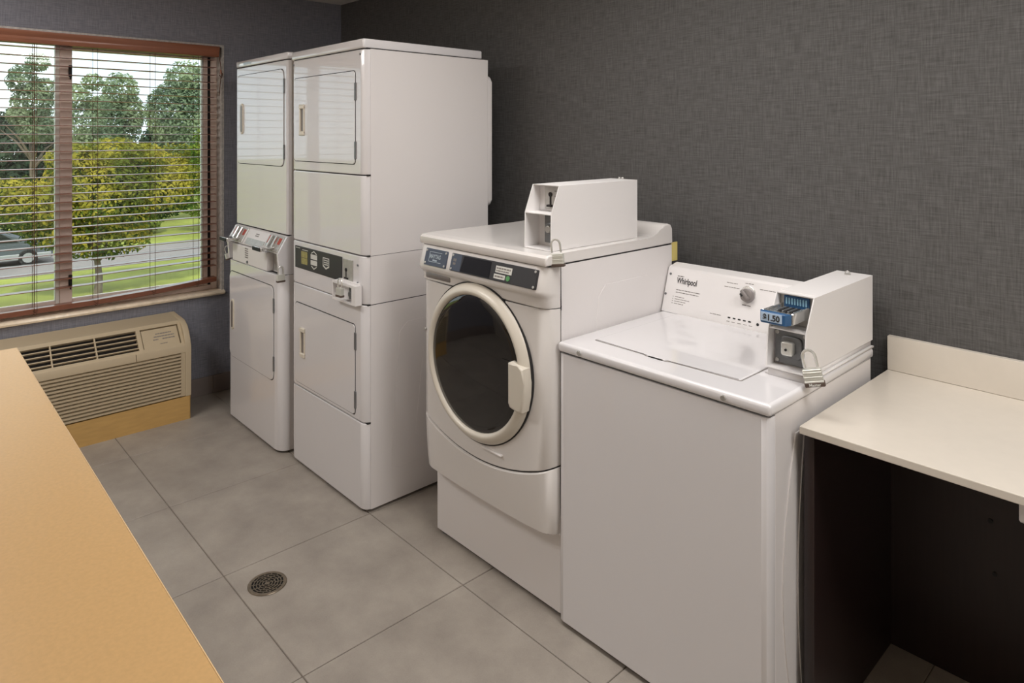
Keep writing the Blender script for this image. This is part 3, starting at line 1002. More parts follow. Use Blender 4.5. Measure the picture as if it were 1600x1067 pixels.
# ------------------------------------------------------------------ front loading washer
FW = thing('front_load_washer', (2.365, -0.42, 0.0), 'white front loading washer with a large round dark door on a pedestal', 'washer')
x0, x1 = 2.030, 2.698
obj('pedestal', B().prism(rrect(2.043, 2.697, -0.716, -0.13, 0.006, 2), 'z', 0.014, 0.262), M['enamel_side'], FW)
for x, y in ((2.075, -0.69), (2.665, -0.69), (2.075, -0.16), (2.665, -0.16)):
    obj('foot', B().cyl((x, y, 0.0), 0.018, 0.016, 'z', 14), M['steel_dark'], FW)
side = B().prism(rrect(x0 + 0.003, x1, -0.722, -0.11, 0.004, 2), 'z', 0.262, 1.112)
pressed_side(side, [(-0.60, 0.50), (-0.56, 0.46), (-0.26, 0.46), (-0.22, 0.50), (-0.22, 0.985), (-0.27, 1.02), (-0.50, 1.02), (-0.535, 0.985)], x1)
obj('cabinet', side, M['enamel_side'], FW)
plan = [(2.0305, -0.7225), (2.032, -0.745), (2.038, -0.760), (2.050, -0.771), (2.075, -0.779), (2.15, -0.784), (2.25, -0.787), (2.365, -0.788), (2.48, -0.787), (2.58, -0.784),
        (2.650, -0.778), (2.672, -0.771), (2.687, -0.758), (2.694, -0.742), (2.698, -0.7225)]


def smile(x):
    return 0.412 + 0.062 * ((x - 2.365) / 0.31) ** 2


dense = []
for (xa, ya2), (xb, yb2) in zip(plan, plan[1:]):
    nsub = max(1, int((xb - xa) / 0.03))
    for k in range(nsub):
        dense.append((xa + (xb - xa) * k / nsub, ya2 + (yb2 - ya2) * k / nsub))
dense.append(plan[-1])
up_p = B().skin(dense, [(lambda x: smile(x) + 0.002, 0.004), (lambda x: smile(x) + 0.006, 0), (lambda x: 0.7, 0), (lambda x: 0.973, 0), (lambda x: 0.977, 0.004)], -0.7215)
obj('front_panel', up_p, M['pearl'], FW, angle=40)
lo_p = B().skin(dense, [(lambda x: 0.268, 0.020), (lambda x: 0.272, 0.014), (lambda x: 0.34, 0.006), (lambda x: smile(x) - 0.007, -0.001), (lambda x: smile(x) - 0.003, 0.004)], -0.7215)
obj('lower_panel', lo_p, M['pearl'], FW, angle=40)
obj('panel_seam', B().skin([(x, y + 0.007) for x, y in dense], [(lambda x: smile(x) - 0.006, 0), (lambda x: smile(x) + 0.006, 0)], -0.7215), M['gap'], FW)
obj('panel_seam', B().skin([(x, y + 0.007) for x, y in dense], [(lambda x: 0.970, 0), (lambda x: 0.985, 0)], -0.7215), M['gap'], FW)
plan2 = [(2.0295, -0.7225), (2.030, -0.750), (2.034, -0.768), (2.044, -0.780), (2.060, -0.785), (2.30, -0.786), (2.655, -0.785), (2.676, -0.779), (2.689, -0.765), (2.696, -0.745), (2.698, -0.7225)]
fas = B().skin(plan2, [(lambda x: 0.980, 0.006), (lambda x: 0.984, 0.002), (lambda x: 1.006, 0.002), (lambda x: 1.016, -0.004), (lambda x: 1.022, -0.014), (lambda x: 1.030, -0.018),
                       (lambda x: 1.036, -0.0185), (lambda x: 1.108, 0.0), (lambda x: 1.112, 0.004)], -0.7215)
fa = obj('control_fascia', fas, M['pearl'], FW, angle=40)
FF = frame((0, -0.786 - 0.0186, 1.036), (1, 0, 0), (0, 0.0185, 0.072))
bp_ = obj('badge_plate', B(FF).prism(rrect(2.082, 2.213, 0.006, 0.068, 0.003, 2), 'y', -0.004, 0.006, 0.001, 1), M['navy'], fa, 'slate badge plate')
lettering('lettering', 'MAYTAG', 0.021, M['silver_print'], FF @ Matrix.Translation((2.145, -0.0046, 0.034)), bp_, 0.0006, 'CENTER', 0.78)
em = B(FF)
em.prism([(2.108, 0.020), (2.182, 0.020), (2.182, 0.022), (2.110, 0.022), (2.110, 0.0555), (2.182, 0.0555), (2.182, 0.0575), (2.108, 0.0575)], 'y', -0.0045, -0.003)
em.prism([(2.132, 0.024), (2.158, 0.024), (2.158, 0.030), (2.132, 0.030)], 'y', -0.0045, -0.003)
obj('badge_outline', em, M['silver_print'], bp_, flat=True)
pp = obj('display_panel', B(FF).prism(rrect(2.238, 2.668, 0.006, 0.068, 0.003, 2), 'y', -0.004, 0.006, 0.001, 1), M['charcoal'], fa, 'black display panel')
obj('panel_end', B(FF).box(2.240, 2.296, -0.0046, -0.003, 0.008, 0.066), M['navy'], pp)
obj('display_window', B(FF).prism([(2.298, 0.010), (2.452, 0.010), (2.452, 0.064), (2.308, 0.064)], 'y', -0.005, -0.003), M['blackgloss'], pp)
obj('sticker', B(FF).box(2.478, 2.556, -0.0047, -0.003, 0.034, 0.056), M['print_white'], pp, 'white instruction sticker')
obj('sticker', B(FF).box(2.474, 2.528, -0.0047, -0.003, 0.014, 0.029), M['print_white'], pp, 'white instruction sticker')
obj('start_button', B(FF).cyl((2.543, -0.0062, 0.0215), 0.0085, 0.003, 'y', 20), M['green'], pp, 'green start button')
st = B(FF @ Matrix.Translation((0, -0.0047, 0)))
strokes(st, [(2.482, 2.55, 0.046, 0.005), (2.482, 2.545, 0.038, 0.004), (2.479, 2.522, 0.019, 0.005), (2.252, 2.268, 0.040, 0.010), (2.252, 2.268, 0.028, 0.008)])
obj('printed_lines', st, M['print'], pp, flat=True)['kind'] = 'stuff'
for par, pts in ((bp_, ((2.090, 0.060), (2.205, 0.060), (2.090, 0.014), (2.205, 0.014))), (pp, ((2.247, 0.061), (2.247, 0.013), (2.661, 0.061), (2.661, 0.013)))):
    for x, z in pts:
        obj('screw', B(FF).cyl((x, -0.0065, z), 0.0042, 0.004, 'y', 12, bev=0.0008), M['steel'], par)
obj('detergent_slot', B().box(2.068, 2.215, -0.7868, -0.780, 0.990, 1.012, 0.004, 2), M['knob'], fa, 'drawer pull slot, shade painted in grey')  # grey plate puts the shade of the pocket into its colour
# lid with raised rear lip
lidp = [(-0.785, 1.115), (-0.788, 1.122), (-0.786, 1.140), (-0.777, 1.148), (-0.74, 1.150), (-0.30, 1.150), (-0.23, 1.1515), (-0.200, 1.157), (-0.182, 1.170), (-0.170, 1.184), (-0.155, 1.191), (-0.135, 1.192),
        (-0.117, 1.187), (-0.107, 1.172), (-0.105, 1.115)]
obj('lid', B().prism(lidp, 'x', x0 - 0.001, x1, 0.006, 3), M['pearl'], FW)
obj('lid_seam', B().box(x0 + 0.003, x1 - 0.002, -0.770, -0.116, 1.1115, 1.1195), M['gap'], FW)
# door
DC = (2.366, 0, 0.743)
obj('door_gap', B().lathe([(0.2735, -0.7885), (0.2735, -0.770), (0.20, -0.770), (0.20, -0.7885)], DC, 'y', 72, True), M['gap'], FW, 'dark gap round the door ring')
do = obj('door', B().lathe([(0.268, -0.780), (0.2695, -0.789), (0.266, -0.797), (0.256, -0.806), (0.246, -0.8115), (0.240, -0.8115), (0.234, -0.808), (0.230, -0.802), (0.229, -0.780)], DC, 'y', 72, True), M['ring'], FW, 'champagne door ring')
obj('door_glass', B().lathe([(0, -0.808), (0.08, -0.8075), (0.15, -0.8062), (0.205, -0.8040), (0.226, -0.8025), (0.231, -0.800), (0.231, -0.790), (0, -0.790)], DC, 'y', 72), M['tint'], do, 'dark tinted door glass')
hd = B().prism([(2.562, 0.668), (2.570, 0.655), (2.606, 0.648), (2.626, 0.652), (2.637, 0.70), (2.638, 0.745), (2.632, 0.790), (2.608, 0.796), (2.574, 0.802), (2.562, 0.796)], 'y', -0.824, -0.785, 0.008, 3)
obj('handle', hd, M['ring'], do, 'champagne door handle')
obj('finger_cup', B().prism(rrect(2.512, 2.562, 0.664, 0.796, 0.008, 3), 'y', -0.8085, -0.79, 0.001, 1), M['blackgloss'], do)
obj('hinge_pin', B().cyl((2.052, -0.7795, 0.79), 0.005, 0.008, 'y', 10), M['steel'], FW)
obj('door_bump', B().prism(rrect(2.40, 2.50, 0.462, 0.470, 0.0038, 3), 'y', -0.796, -0.784, 0.002, 1), M['pearl'], FW)
obj('rear_tag', B().box(2.690, 2.694, -0.109, -0.070, 1.048, 1.118), M['yellow'], FW, 'yellow card behind the washer')


# coin boxes: open steel housings with a sloped head
def housing(b, x0, x1, prof, shelf, kz, back_u, back_l, t=0.003):
    """prof = outline in (y, z); shelf at kz; upper and lower pockets end at back_u and back_l"""
    b.prism(prof, 'x', x0, x0 + t)
    b.prism(prof, 'x', x1 - t, x1)
    (yb0, zb0), (yk, zk), (yt, zt), (yr, zr), _ = prof
    b.prism([(yt, zt), (yr, zr), (yr, zr - t), (yt + 0.001, zt - t)], 'x', x0 + t, x1 - t)
    b.prism([(yb0, zb0), (yr, zb0), (yr, zb0 + t), (yb0, zb0 + t)], 'x', x0 + t, x1 - t)
    b.box(x0 + t, x1 - t, yr - t, yr - 0.0003, zb0 + t, zr - t)
    b.box(x0 + t, x1 - t, shelf, back_u, kz - t, kz)
    b.box(x0 + t, x1 - t, back_u, back_u + 0.004, kz, zr - t)
    b.box(x0 + t, x1 - t, back_l, back_l + 0.004, zb0, kz)
    return b


cbx = obj('coin_box', housing(B(), 2.540, 2.662, [(-0.727, 1.151), (-0.725, 1.268), (-0.688, 1.358), (-0.277, 1.360), (-0.277, 1.151)], -0.724, 1.268, -0.655, -0.660), M['white_paint'], FW, 'white coin box on the washer lid')
ca = obj('coin_acceptor', B().box(2.566, 2.650, -0.658, -0.654, 1.276, 1.350, 0.001, 1), M['steel'], cbx, 'steel coin slot plate')
cs_ = B().cyl((2.594, -0.6605, 1.325), 0.008, 0.004, 'y', 14).box(2.591, 2.597, -0.6600, -0.657, 1.290, 1.318)
cs_.box(2.584, 2.604, -0.668, -0.657, 1.284, 1.291)
obj('coin_slot', cs_, M['ptac_dark'], cbx)
st = B(frame((0, -0.658, 0), (1, 0, 0), (0, 0, 1)))
strokes(st, [(2.612, 2.64, 1.335, 0.004), (2.612, 2.64, 1.318, 0.004)])
obj('printed_lines', st, M['print'], cbx, flat=True)['kind'] = 'stuff'
vp = B().box(2.575, 2.655, -0.668, -0.660, 1.166, 1.258, 0.002, 1)
vp.cyl((2.612, -0.684, 1.214), 0.021, 0.018, 'y', 24, bev=0.003)
obj('vault_door', vp, M['steel_dark'], cbx, 'grey lock plate')
obj('lock_cylinder', B().cyl((2.612, -0.692, 1.214), 0.012, 0.010, 'y', 20, bev=0.002), M['steel'], cbx)
for x in (2.592, 2.606):
    obj('top_screw', B().cyl((x, -0.29, 1.359), 0.005, 0.009, 'z', 12, bev=0.002), M['chrome'], cbx)
p, mt, bu = padlock((2.700, -0.748, 1.194), -0.12, 'padlock hanging from the coin box of the front loading washer', 0.45, 0.90)

# ------------------------------------------------------------------ top loading washer
TW = thing('top_load_washer', (3.05, -0.41, 0.0), 'white top loading washer with a control console and dial', 'washer')
x0, x1 = 2.706, 3.394
side = B().prism(rrect(x0, x1 - 0.004, -0.703, -0.087, 0.004, 2), 'z', 0.014, 0.846)


def arc_outline(ym, w, bow, z0, z1, n=10):
    """side pressing whose front edge bulges forward in the middle"""
    L = [(ym - w - bow * math.sin(PI * k / n), z0 + (z1 - z0) * k / n) for k in range(n + 1)]
    R = [(ym + w + bow * math.sin(PI * k / n), z1 + (z0 - z1) * k / n) for k in range(n + 1)]
    return L + R


pressed_side(side, arc_outline(-0.395, 0.203, 0.068, 0.03, 0.770), x1 - 0.004, 0.003)
pressed_side(side, arc_outline(-0.395, 0.160, 0.035, 0.03, 0.755), x1 - 0.0012, 0.003)
obj('cabinet', side, M['enamel_side'], TW)
obj('kick_base', B().box(x0 + 0.03, x1 - 0.03, -0.69, -0.10, 0.0, 0.016), M['rubber'], TW)
obj('front_panel', B().prism([(x0 + 0.001, -0.7045), (x0 + 0.001, -0.726), (x0 + 0.006, -0.734), (x0 + 0.018, -0.737), (x1 - 0.022, -0.737), (x1 - 0.010, -0.734), (x1 - 0.004, -0.725), (x1 - 0.003, -0.7045)],
                             'z', 0.014, 0.8435, 0.003, 2), M['enamel'], TW)
obj('lid_seam', B().box(x0 + 0.003, x1 - 0.006, -0.724, -0.09, 0.842, 0.850), M['gap'], TW)
obj('top_deck', B().box(x0 - 0.002, x1 + 0.004, -0.742, -0.085, 0.8485, 0.8790, 0.010, 4), M['enamel'], TW)
lidp = [(2.782, -0.645), (2.965, -0.648), (2.978, -0.654), (3.040, -0.654), (3.053, -0.648), (3.262, -0.642), (3.266, -0.636), (3.266, -0.195), (2.782, -0.195), (2.776, -0.201), (2.776, -0.640)]
obj('lid_gap', B().prism([(x + (0.003 if x > 3 else -0.003), y + (0.003 if y > -0.4 else -0.003)) for x, y in lidp], 'z', 0.8765, 0.8794), M['print'], TW, 'thin gap round the lid')
li = obj('lid', B().prism(lidp, 'z', 0.877, 0.8825, 0.003, 3), M['enamel'], TW)
obj('finger_notch', B().box(2.985, 3.033, -0.658, -0.652, 0.8785, 0.8815), M['gap'], li)
for x in (2.794, 3.275):
    obj('screw', B().cyl((x, -0.747, 0.864), 0.0075, 0.007, 'y', 16, bev=0.0015), M['chrome'], TW)
con = obj('console', B().prism([(-0.190, 0.880), (-0.142, 1.030), (-0.134, 1.037), (-0.092, 1.046), (-0.086, 1.040), (-0.086, 0.880)], 'x', 2.704, 3.300, 0.003, 2), M['white_paint'], TW, 'sloped control console')
KF = frame((0, -0.190, 0.880), (1, 0, 0), (0, 0.048, 0.150))
for x, z in ((2.712, 0.137), (2.705, 0.063)):
    obj('screw', B(KF).cyl((x + 0.006, -0.002, z), 0.0045, 0.003, 'y', 12, bev=0.0008), M['steel_dark'], con)
lettering('lettering', 'Whirlpool', 0.030, M['print_dark'], KF @ Matrix.Translation((2.749, -0.0006, 0.108)), con, 0.0006, 'LEFT', 0.66)
st = B(KF)
strokes(st, [(2.749, 2.775, 0.132, 0.0035)])
strokes(st, [(2.752, 2.850, 0.083, 0.0028), (2.752, 2.846, 0.074, 0.0028), (2.752, 2.79, 0.058, 0.0022), (2.752, 2.812, 0.050, 0.0022), (2.752, 2.798, 0.042, 0.0022), (2.752, 2.79, 0.034, 0.0022),
             (2.742, 2.746, 0.058, 0.0022), (2.742, 2.746, 0.050, 0.0022), (2.742, 2.746, 0.042, 0.0022), (2.742, 2.746, 0.034, 0.0022),
             (2.938, 2.994, 0.1255, 0.0022), (2.945, 2.985, 0.140, 0.0022), (3.012, 3.042, 0.1475, 0.0022), (3.066, 3.145, 0.1350, 0.0022), (3.012, 3.044, 0.0745, 0.003),
             (2.900, 2.942, 0.026, 0.0022), (2.965, 2.976, 0.012, 0.002), (2.984, 2.998, 0.012, 0.002), (3.005, 3.018, 0.012, 0.002), (3.026, 3.038, 0.012, 0.002), (3.046, 3.058, 0.012, 0.002)])
obj('printed_lines', st, M['print'], con, flat=True)['kind'] = 'stuff'
kd = obj('dial_ring', B(KF).cyl((3.028, -0.006, 0.114), 0.0265, 0.007, 'y', 32, bev=0.001), M['chrome'], con, 'chrome dial ring')
kb = B(KF).cyl((3.031, -0.022, 0.108), 0.0215, 0.017, 'y', 32, 0.0235, bev=0.002)
obj('dial_knob', kb, M['knob'], con, 'grey dial knob')
KR = KF @ Matrix.Translation((3.031, -0.022, 0.108)) @ rot('Y', math.radians(42))
obj('dial_grip', B(KR).box(-0.0195, 0.0195, -0.012, 0.0, -0.006, 0.006, 0.003, 2), M['knob'], kd)
obj('dial_mark', B(KR).box(-0.012, 0.0, -0.0125, -0.0118, -0.012, -0.006), M['rubber'], kd)
for k in range(5):
    x = 2.968 + 0.0185 * k
    obj('indicator_light', B(KF).box(x, x + 0.0095, -0.0012, 0.001, 0.0235, 0.028, 0.0005, 1), M['rubber'], con)
obj('push_button', B(KF).cyl((3.076, -0.002, 0.0225), 0.0045, 0.003, 'y', 14), M['rubber'], con)

tbx = obj('coin_box', housing(B(), 3.287, 3.392, [(-0.546, 0.9005), (-0.536, 1.005), (-0.487, 1.092), (-0.080, 1.096), (-0.080, 0.9005)], -0.530, 1.005, -0.462, -0.500), M['white_paint'], TW, 'white coin box at the right rear')
obj('coin_box_plinth', B().box(3.290, 3.388, -0.540, -0.084, 0.8785, 0.9005).box(3.280, 3.396, -0.535, -0.082, 0.8785, 0.884), M['white_paint'], tbx)
vp = B().box(3.294, 3.384, -0.508, -0.500, 0.907, 0.998, 0.002, 1)
vp.prism(rrect(3.312, 3.370, 0.925, 0.985, 0.014, 4), 'y', -0.514, -0.505, 0.003, 2)
obj('vault_door', vp, M['steel_dark'], tbx, 'grey vault door plate')
lk = B().prism(rrect(3.320, 3.352, 0.936, 0.972, 0.006, 3), 'y', -0.530, -0.510, 0.003, 2).cyl((3.336, -0.534, 0.953), 0.006, 0.006, 'y', 16)
obj('vault_lock', lk, M['nickel'], tbx)
obj('lock_keyhole', B().cyl((3.336, -0.5352, 0.953), 0.0035, 0.003, 'y', 12), M['rubber'], tbx)
for x, z in ((3.301, 0.990), (3.301, 0.915), (3.377, 0.990), (3.377, 0.915)):
    obj('vault_rivet', B().cyl((x, -0.5105, z), 0.0055, 0.004, 'y', 12, bev=0.001), M['steel'], tbx)
# multi-coin slide
bkf = B().box(3.291, 3.3885, -0.468, -0.463, 1.006, 1.088)
obj('slide_plate', bkf, M['steel'], tbx)
blp = obj('slide_face', B().box(3.303, 3.372, -0.474, -0.468, 1.050, 1.084, 0.001, 1), M['blue'], tbx, 'blue coin slide face')
for k in range(8):
    x = 3.3085 + 0.0077 * k
    obj('coin_mark', B().prism(rrect(x, x + 0.0042, 1.061, 1.079, 0.002, 3), 'y', -0.4755, -0.473), M['blue_light'], tbx)
tn = obj('slide_tongue', B().box(3.296, 3.366, -0.580, -0.470, 1.032, 1.050, 0.002, 1).box(3.290, 3.297, -0.575, -0.470, 1.030, 1.060, 0.002, 1).box(3.3655, 3.3725, -0.568, -0.470, 1.030, 1.060, 0.002, 1), M['chrome'], tbx, 'chrome coin slide pulled out')
for k in range(8):
    x = 3.3075 + 0.0077 * k
    obj('coin_slot', B().box(x, x + 0.0042, -0.530, -0.476, 1.050, 1.0550, 0.001, 1), M['gap'] if k % 2 else M['steel_dark'], tbx)
obj('tongue_face', B().prism([(3.286, -0.574), (3.296, -0.592), (3.362, -0.592), (3.370, -0.574)], 'z', 1.030, 1.060, 0.002, 1), M['blue'], tbx, 'blue front of the coin slide')
obj('price_plate', B().box(3.298, 3.354, -0.5945, -0.592, 1.036, 1.058), M['price'], tbx, 'pale price label')
lettering('price_lettering', '$1.50', 0.0215, M['print_dark'], Matrix.Translation((3.326, -0.5950, 1.0395)), tbx, 0.0007, 'CENTER', 0.95)
ts = B().cyl((3.336, -0.125, 1.0945), 0.009, 0.004, 'z', 14).tube([(3.329, -0.125, 1.097), (3.330, -0.125, 1.104), (3.336, -0.125, 1.107), (3.342, -0.125, 1.104), (3.343, -0.125, 1.097)], 0.002, 6)
obj('top_lock', ts, M['steel'], tbx)
p, mt, bu = padlock((3.406, -0.562, 0.972), -0.22, 'large silver padlock hanging from the coin box of the top loading washer', 0.40, 0.96)
lettering('lettering', 'Master', 0.0105, M['print_white'], mt @ Matrix.Translation((0, -0.0122, -0.0885)), bu, 0.0003, 'CENTER')

# ------------------------------------------------------------------ folding counter on the right
CT = thing('folding_counter', (4.3, -0.31, 0.0), 'cream folding counter with backsplash on dark brown panels', 'counter')
obj('countertop', B().box(3.413, 5.30, -0.6235, -0.001, 0.783, 0.802, 0.002, 2), M['counter'], CT)
obj('backsplash', B().box(3.413, 5.30, -0.021, -0.001, 0.8022, 0.906, 0.0015, 1), M['counter'], CT)
obj('side_panel', B().box(3.4155, 3.4405, -0.602, -0.010, 0.0, 0.783, 0.001, 1), M['espresso'], CT, 'dark brown side panel')
obj('side_panel', B().box(5.24, 5.265, -0.602, -0.010, 0.0, 0.783, 0.001, 1), M['espresso'], CT)
bk = obj('back_panel', B().box(3.4405, 5.24, -0.070, -0.050, 0.0, 0.783), M['espresso'], CT, 'dark brown back panel')
for x, z in ((3.69, 0.47), (3.70, 0.33)):
    obj('screw_cap', B().cyl((x, -0.073, z), 0.006, 0.004, 'y', 12), M['rubber'], bk)
brk = B().prism([(-0.56, 0.783), (-0.56, 0.722), (-0.552, 0.716), (-0.515, 0.716), (-0.10, 0.62), (-0.072, 0.62), (-0.072, 0.783)], 'x', 3.845, 3.862, 0.002, 1)
obj('support_bracket', brk, M['white_paint'], CT, 'white steel bracket under the countertop')

# ------------------------------------------------------------------ outside the window
GZ = -3.5
struct('ground', B().box(-140, -2.0, -70, 90, GZ - 0.2, GZ), M['grass'], flat=True)
struct('street', B().prism([(-25.2, -60), (-29.6, -60), (-29.9, 60), (-25.6, 60)], 'z', GZ, GZ + 0.02), M['asphalt'], flat=True)
struct('dry_field', B().prism([(-48, -6), (-80, -14), (-80, 5.5), (-48, 4.2)], 'z', GZ, GZ + 0.015), M['field'], flat=True)


def tree(name, label, x, y, blobs, nleaf, size, leafm, trunk=None, seed=1, group=None, cat='tree', leaf2=None):
    """blobs: ellipsoids (dx, dy, z above ground, rx, ry, rz) filled with leaf quads; trunk: (height, radius)"""
    r = random.Random(seed)
    t = thing(name, (x, y, GZ), label, cat, group)
    vol = [bx[3] * bx[5] for bx in blobs]
    tot = sum(vol)
    verts, faces, mi = [], [], []
    for bx, vv in zip(blobs, vol):
        for _ in range(int(nleaf * vv / tot)):
            while True:
                u = Vector((r.uniform(-1, 1), r.uniform(-1, 1), r.uniform(-1, 1)))
                if 0.05 < u.length < 1:
                    break
            rad = r.uniform(0.45, 1.0) ** 0.5
            u = u.normalized() * rad
            c = Vector((bx[0] + u.x * bx[3], bx[1] + u.y * bx[4], bx[2] + u.z * bx[5]))
            if c.z < 0.05:
                continue
            n = (u + Vector((r.uniform(-1, 1), r.uniform(-1, 1), r.uniform(-0.4, 1.2)))).normalized()
            a = n.orthogonal().normalized()
            a = Matrix.Rotation(r.uniform(0, 2 * PI), 3, n) @ a
            w = n.cross(a)
            s = size * r.uniform(0.6, 1.25)
            k = len(verts)
            verts += [c - a * s, c - w * s * 0.5, c + a * s, c + w * s * 0.5]
            faces.append((k, k + 1, k + 2, k + 3))
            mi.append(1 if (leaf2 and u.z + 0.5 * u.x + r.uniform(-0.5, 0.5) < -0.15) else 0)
    me = bpy.data.meshes.new('foliage')
    me.from_pydata([tuple(v) for v in verts], [], faces)
    me.materials.append(leafm)
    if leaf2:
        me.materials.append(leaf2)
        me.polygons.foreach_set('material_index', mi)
    o = bpy.data.objects.new('foliage', me)
    COL.objects.link(o)
    o.parent = t
    o['kind'] = 'stuff'
    if trunk:
        h, rr = trunk
        b = B()
        base = Vector((x, y, GZ))
        b.tube([base + Vector((0, 0, -0.05)), base + Vector((0.02, 0.03, h * 0.5)), base + Vector((0.0, -0.02, h)), base + Vector((0.05, 0.05, h * 1.8))], [rr * 1.25, rr, rr * 0.85, rr * 0.3], 8)
        for k in range(6):
            a = k * 1.05
            e = base + Vector((math.cos(a) * h * 0.7, math.sin(a) * h * 0.7, h * (1.45 + 0.12 * k)))
            b.tube([base + Vector((0, 0, h * (0.9 + 0.06 * k))), (base + Vector((0, 0, h * (1.1 + 0.06 * k))) + e) / 2, e], [rr * 0.5, rr * 0.33, rr * 0.12], 6)
        obj('trunk', b, M['bark'], t)
    return t


# the young yellow-green tree in front of the window
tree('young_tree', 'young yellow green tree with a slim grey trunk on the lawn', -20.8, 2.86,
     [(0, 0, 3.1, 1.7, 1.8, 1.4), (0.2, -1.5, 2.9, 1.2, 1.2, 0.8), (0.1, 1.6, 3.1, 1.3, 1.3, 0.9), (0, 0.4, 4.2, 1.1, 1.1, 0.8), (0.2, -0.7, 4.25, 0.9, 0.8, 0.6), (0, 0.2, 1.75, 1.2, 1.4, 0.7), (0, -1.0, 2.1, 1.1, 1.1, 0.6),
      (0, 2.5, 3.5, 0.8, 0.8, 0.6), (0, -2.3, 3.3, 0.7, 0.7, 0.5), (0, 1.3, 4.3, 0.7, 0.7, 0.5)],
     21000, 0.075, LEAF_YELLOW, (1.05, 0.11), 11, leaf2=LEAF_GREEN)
tree('leafy_tree', 'fresh green bushy tree beyond the street, at the window right edge', -33.5, 11.5,
     [(0, 0, 3.2, 1.8, 1.8, 2.6), (0, 0.7, 5.2, 1.5, 1.5, 1.6), (0, -1.1, 2.0, 1.6, 1.5, 1.4), (0, -0.6, 4.4, 1.2, 1.2, 1.3), (0, 1.6, 3.0, 1.6, 1.6, 2.6)], 11000, 0.11, LEAF_FRESH, (1.0, 0.12), 12)
tree('hedge_bush', 'low green bush beside the street behind the young tree trunk', -34.5, 6.8,
     [(0, 0, 0.8, 1.4, 1.6, 1.1), (0, -1.0, 0.7, 1.2, 1.0, 0.9), (0, 0.9, 1.1, 1.3, 1.0, 1.3)], 4500, 0.10, LEAF_FRESH, None, 13, 'bushes by the street', 'bush')
tree('hedge_bush', 'broad mid green bush behind the parked car', -35.5, 1.9,
     [(0, 0, 1.1, 1.5, 2.2, 1.4), (0, -2.2, 1.2, 1.4, 1.8, 1.5), (0, 1.1, 1.4, 1.4, 1.4, 1.7), (0, -4.5, 1.2, 1.4, 1.8, 1.6)], 8000, 0.11, LEAF_GREEN, None, 14, 'bushes by the street', 'bush')
tree('yellow_bush', 'yellow leafed tree spreading behind the young tree', -40.0, 8.8,
     [(0, 0, 2.6, 2.0, 2.6, 1.9), (0, 2.2, 2.9, 1.6, 1.9, 1.7), (0, -2.0, 2.2, 1.6, 2.0, 1.5), (0, 3.6, 3.3, 1.4, 1.4, 1.2)], 9000, 0.12, LEAF_YELLOW, (0.8, 0.12), 15)
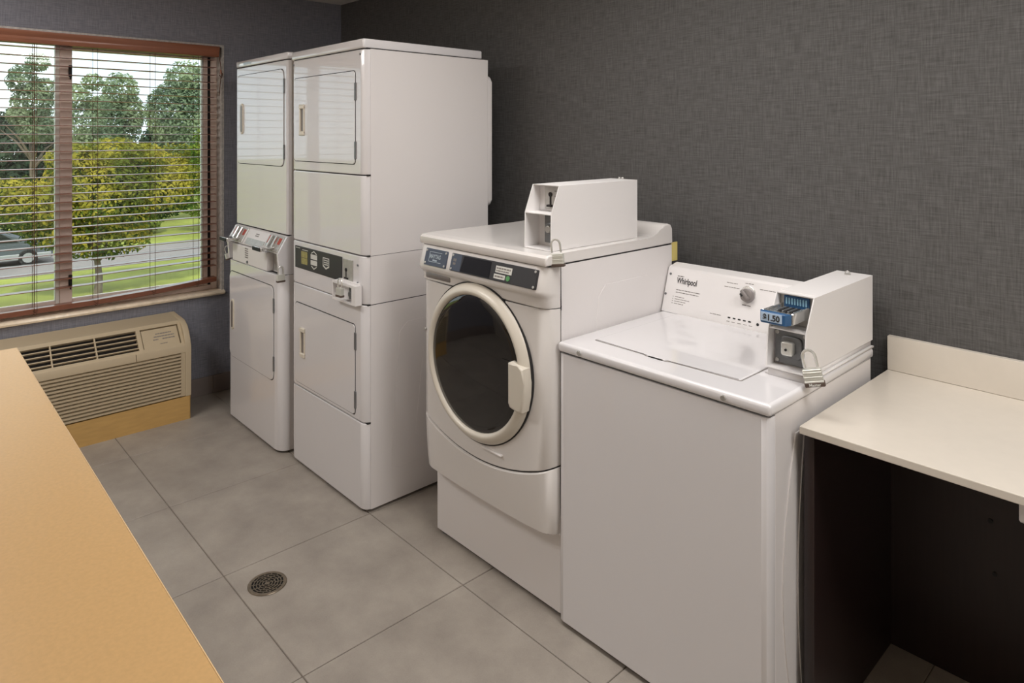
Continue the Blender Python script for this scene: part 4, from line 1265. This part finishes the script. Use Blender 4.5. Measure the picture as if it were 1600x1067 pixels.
far = [
    ('tall_tree', 'tall grey green tree behind, highest at the window right side', -54, 15.3, [(0, 0, 6.5, 2.6, 2.2, 3.2), (0, 0.6, 9.4, 2.0, 1.6, 1.7), (0, 1.2, 8.0, 2.0, 1.4, 2.4), (0, -1.1, 6.8, 2, 1.3, 2.2), (0, 0, 3.4, 2.4, 2.2, 2.4)], 9500, 0.17, LEAF_GREY_HAZE, (2.2, 0.25)),
    ('tall_tree', 'tall grey green tree with open crown left of the highest one', -60.5, 12.4, [(0, 0, 5.8, 2.0, 1.9, 2.3), (0, 0.3, 8.8, 1.5, 1.4, 1.6), (0, -1.1, 7.2, 1.4, 1.1, 1.2), (0, 1.1, 6.9, 1.4, 1.1, 1.6), (0, 0, 3.2, 2.0, 2.0, 2.0)], 7500, 0.18, LEAF_GREY_HAZE, (2.4, 0.22)),
    ('tall_tree', 'slender pale tree seen just right of the mullion', -48.5, 7.8, [(0, 0, 5.8, 1.3, 1.3, 1.3), (0, -0.5, 7.6, 1.1, 0.9, 0.9), (0, 0.4, 4.2, 1.3, 1.4, 1.3), (0, 0.5, 8.6, 0.7, 0.7, 0.6), (0, 0.8, 7.0, 0.9, 0.8, 0.7)], 4200, 0.14, LEAF_GREY_HAZE, (2.6, 0.2)),
    ('tall_tree', 'tall airy pale tree left of the mullion', -54, 5.7, [(0, 0, 7.2, 1.6, 1.3, 1.6), (0, -0.6, 8.9, 1.1, 1.0, 1.1), (0, 0.7, 8.3, 0.9, 0.8, 0.9), (0, 0.3, 10.2, 0.8, 0.8, 0.7), (0, 0.3, 5.6, 1.5, 1.3, 1.2), (0, -0.9, 6.4, 0.9, 0.7, 0.7)], 5200, 0.15, LEAF_GREY_HAZE, (2.8, 0.2)),
    ('tall_tree', 'pale tree cut by the left edge of the window', -54, 2.0, [(0, 0, 7.6, 1.6, 1.5, 1.8), (0, -0.6, 10.0, 1.1, 1.1, 1.3), (0, 0.7, 9.0, 0.9, 0.8, 0.9)], 3400, 0.16, LEAF_GREY_HAZE, (2.8, 0.2)),
    ('dark_tree', 'dark green tree mass behind the dry field, left of the mullion', -66, 6.6, [(0, 0, 3.4, 2.6, 2.6, 3.6), (0, -0.9, 5.4, 1.8, 1.6, 1.8), (0, 1.0, 5.2, 1.8, 1.6, 1.9), (0, 0, 1.6, 2.6, 2.8, 1.6)], 9500, 0.24, LEAF_DARK, (1.4, 0.2)),
    ('dark_tree', 'dark green tree mass behind the dry field, at the window left edge', -66, 0.6, [(0, 0, 3.4, 2.6, 2.8, 3.6), (0, 1.0, 5.4, 1.8, 1.8, 1.8), (0, 0, 1.6, 2.6, 2.9, 1.6)], 7000, 0.26, LEAF_DARK, (1.4, 0.2)),
    ('dark_tree', 'dark green tree directly behind the window mullion', -66, 12.4, [(0, 0, 3.2, 2.6, 2.6, 3.2), (0, 0.8, 4.4, 1.6, 1.6, 1.5)], 4600, 0.24, LEAF_DARK, (1.4, 0.2)),
    ('dark_tree', 'dark green tree low behind the yellow tree', -66, 18.2, [(0, 0, 3.4, 2.8, 2.7, 3.6), (0, -0.8, 3.2, 2.4, 2.0, 3.0)], 5000, 0.26, LEAF_DARK, (1.4, 0.2)),
    ('dark_tree', 'grey green tree at the right end of the far tree line', -66, 24.2, [(0, 0, 4.4, 3.0, 2.9, 4.6), (0, 0.6, 6.0, 2.6, 2.2, 4.2)], 6000, 0.26, LEAF_GREY_HAZE, (1.4, 0.2)),
]
for k, (nm, lb, x, y, bl_, n_, sz, lm, tk) in enumerate(far):
    tree(nm, lb, x, y, bl_, n_, sz, lm, tk, 30 + k, 'trees of the far tree line')
for k in range(3):
    y = -5.6 - 6.2 * k
    tree('dark_tree', ('dark green tree of the far line just outside the left of the window', 'second dark green tree of the far line left of the window', 'third dark green tree of the far line left of the window')[k],
         -66, y, [(0, 0, 3.6, 2.6, 2.7, 3.8), (0, 0.8, 5.6, 2.0, 1.9, 2.2)], 2600, 0.36, LEAF_DARK, (1.4, 0.2), 60 + k, 'trees of the far tree line')

# parked car
cy, cx = 0.6, -28.6
CR = thing('parked_car', (cx, cy, GZ), 'dark grey car parked on the street at the window lower left', 'car')
CM = Matrix.Translation((cx, cy, GZ))
obj('body', B(CM).prism([(-2.15, 0.28), (2.15, 0.28), (2.2, 0.55), (2.1, 0.82), (1.25, 0.92), (0.55, 1.40), (-0.9, 1.44), (-1.75, 0.98), (-2.15, 0.90), (-2.22, 0.6)], 'x', -0.85, 0.85, 0.08, 2), M['car'], CR)
obj('lower_trim', B(CM).box(-0.87, 0.87, -2.1, 2.1, 0.26, 0.50, 0.03, 1), M['car_lower'], CR, 'silver lower trim')
obj('side_window', B(CM).prism([(-1.5, 1.0), (1.05, 0.95), (0.48, 1.33), (-0.85, 1.36)], 'x', 0.845, 0.87), M['car_glass'], CR)
obj('side_window', B(CM).prism([(-1.5, 1.0), (1.05, 0.95), (0.48, 1.33), (-0.85, 1.36)], 'x', -0.87, -0.845), M['car_glass'], CR)
for sx in (-0.86, 0.72):
    for yy in (-1.35, 1.35):
        w = obj('wheel', B(CM).cyl((sx, yy, 0.33), 0.33, 0.16, 'x', 20, bev=0.04), M['rubber'], CR)
        obj('wheel_hub', B(CM).cyl((sx - 0.01, yy, 0.33), 0.19, 0.18, 'x', 14), M['car_lower'], w)
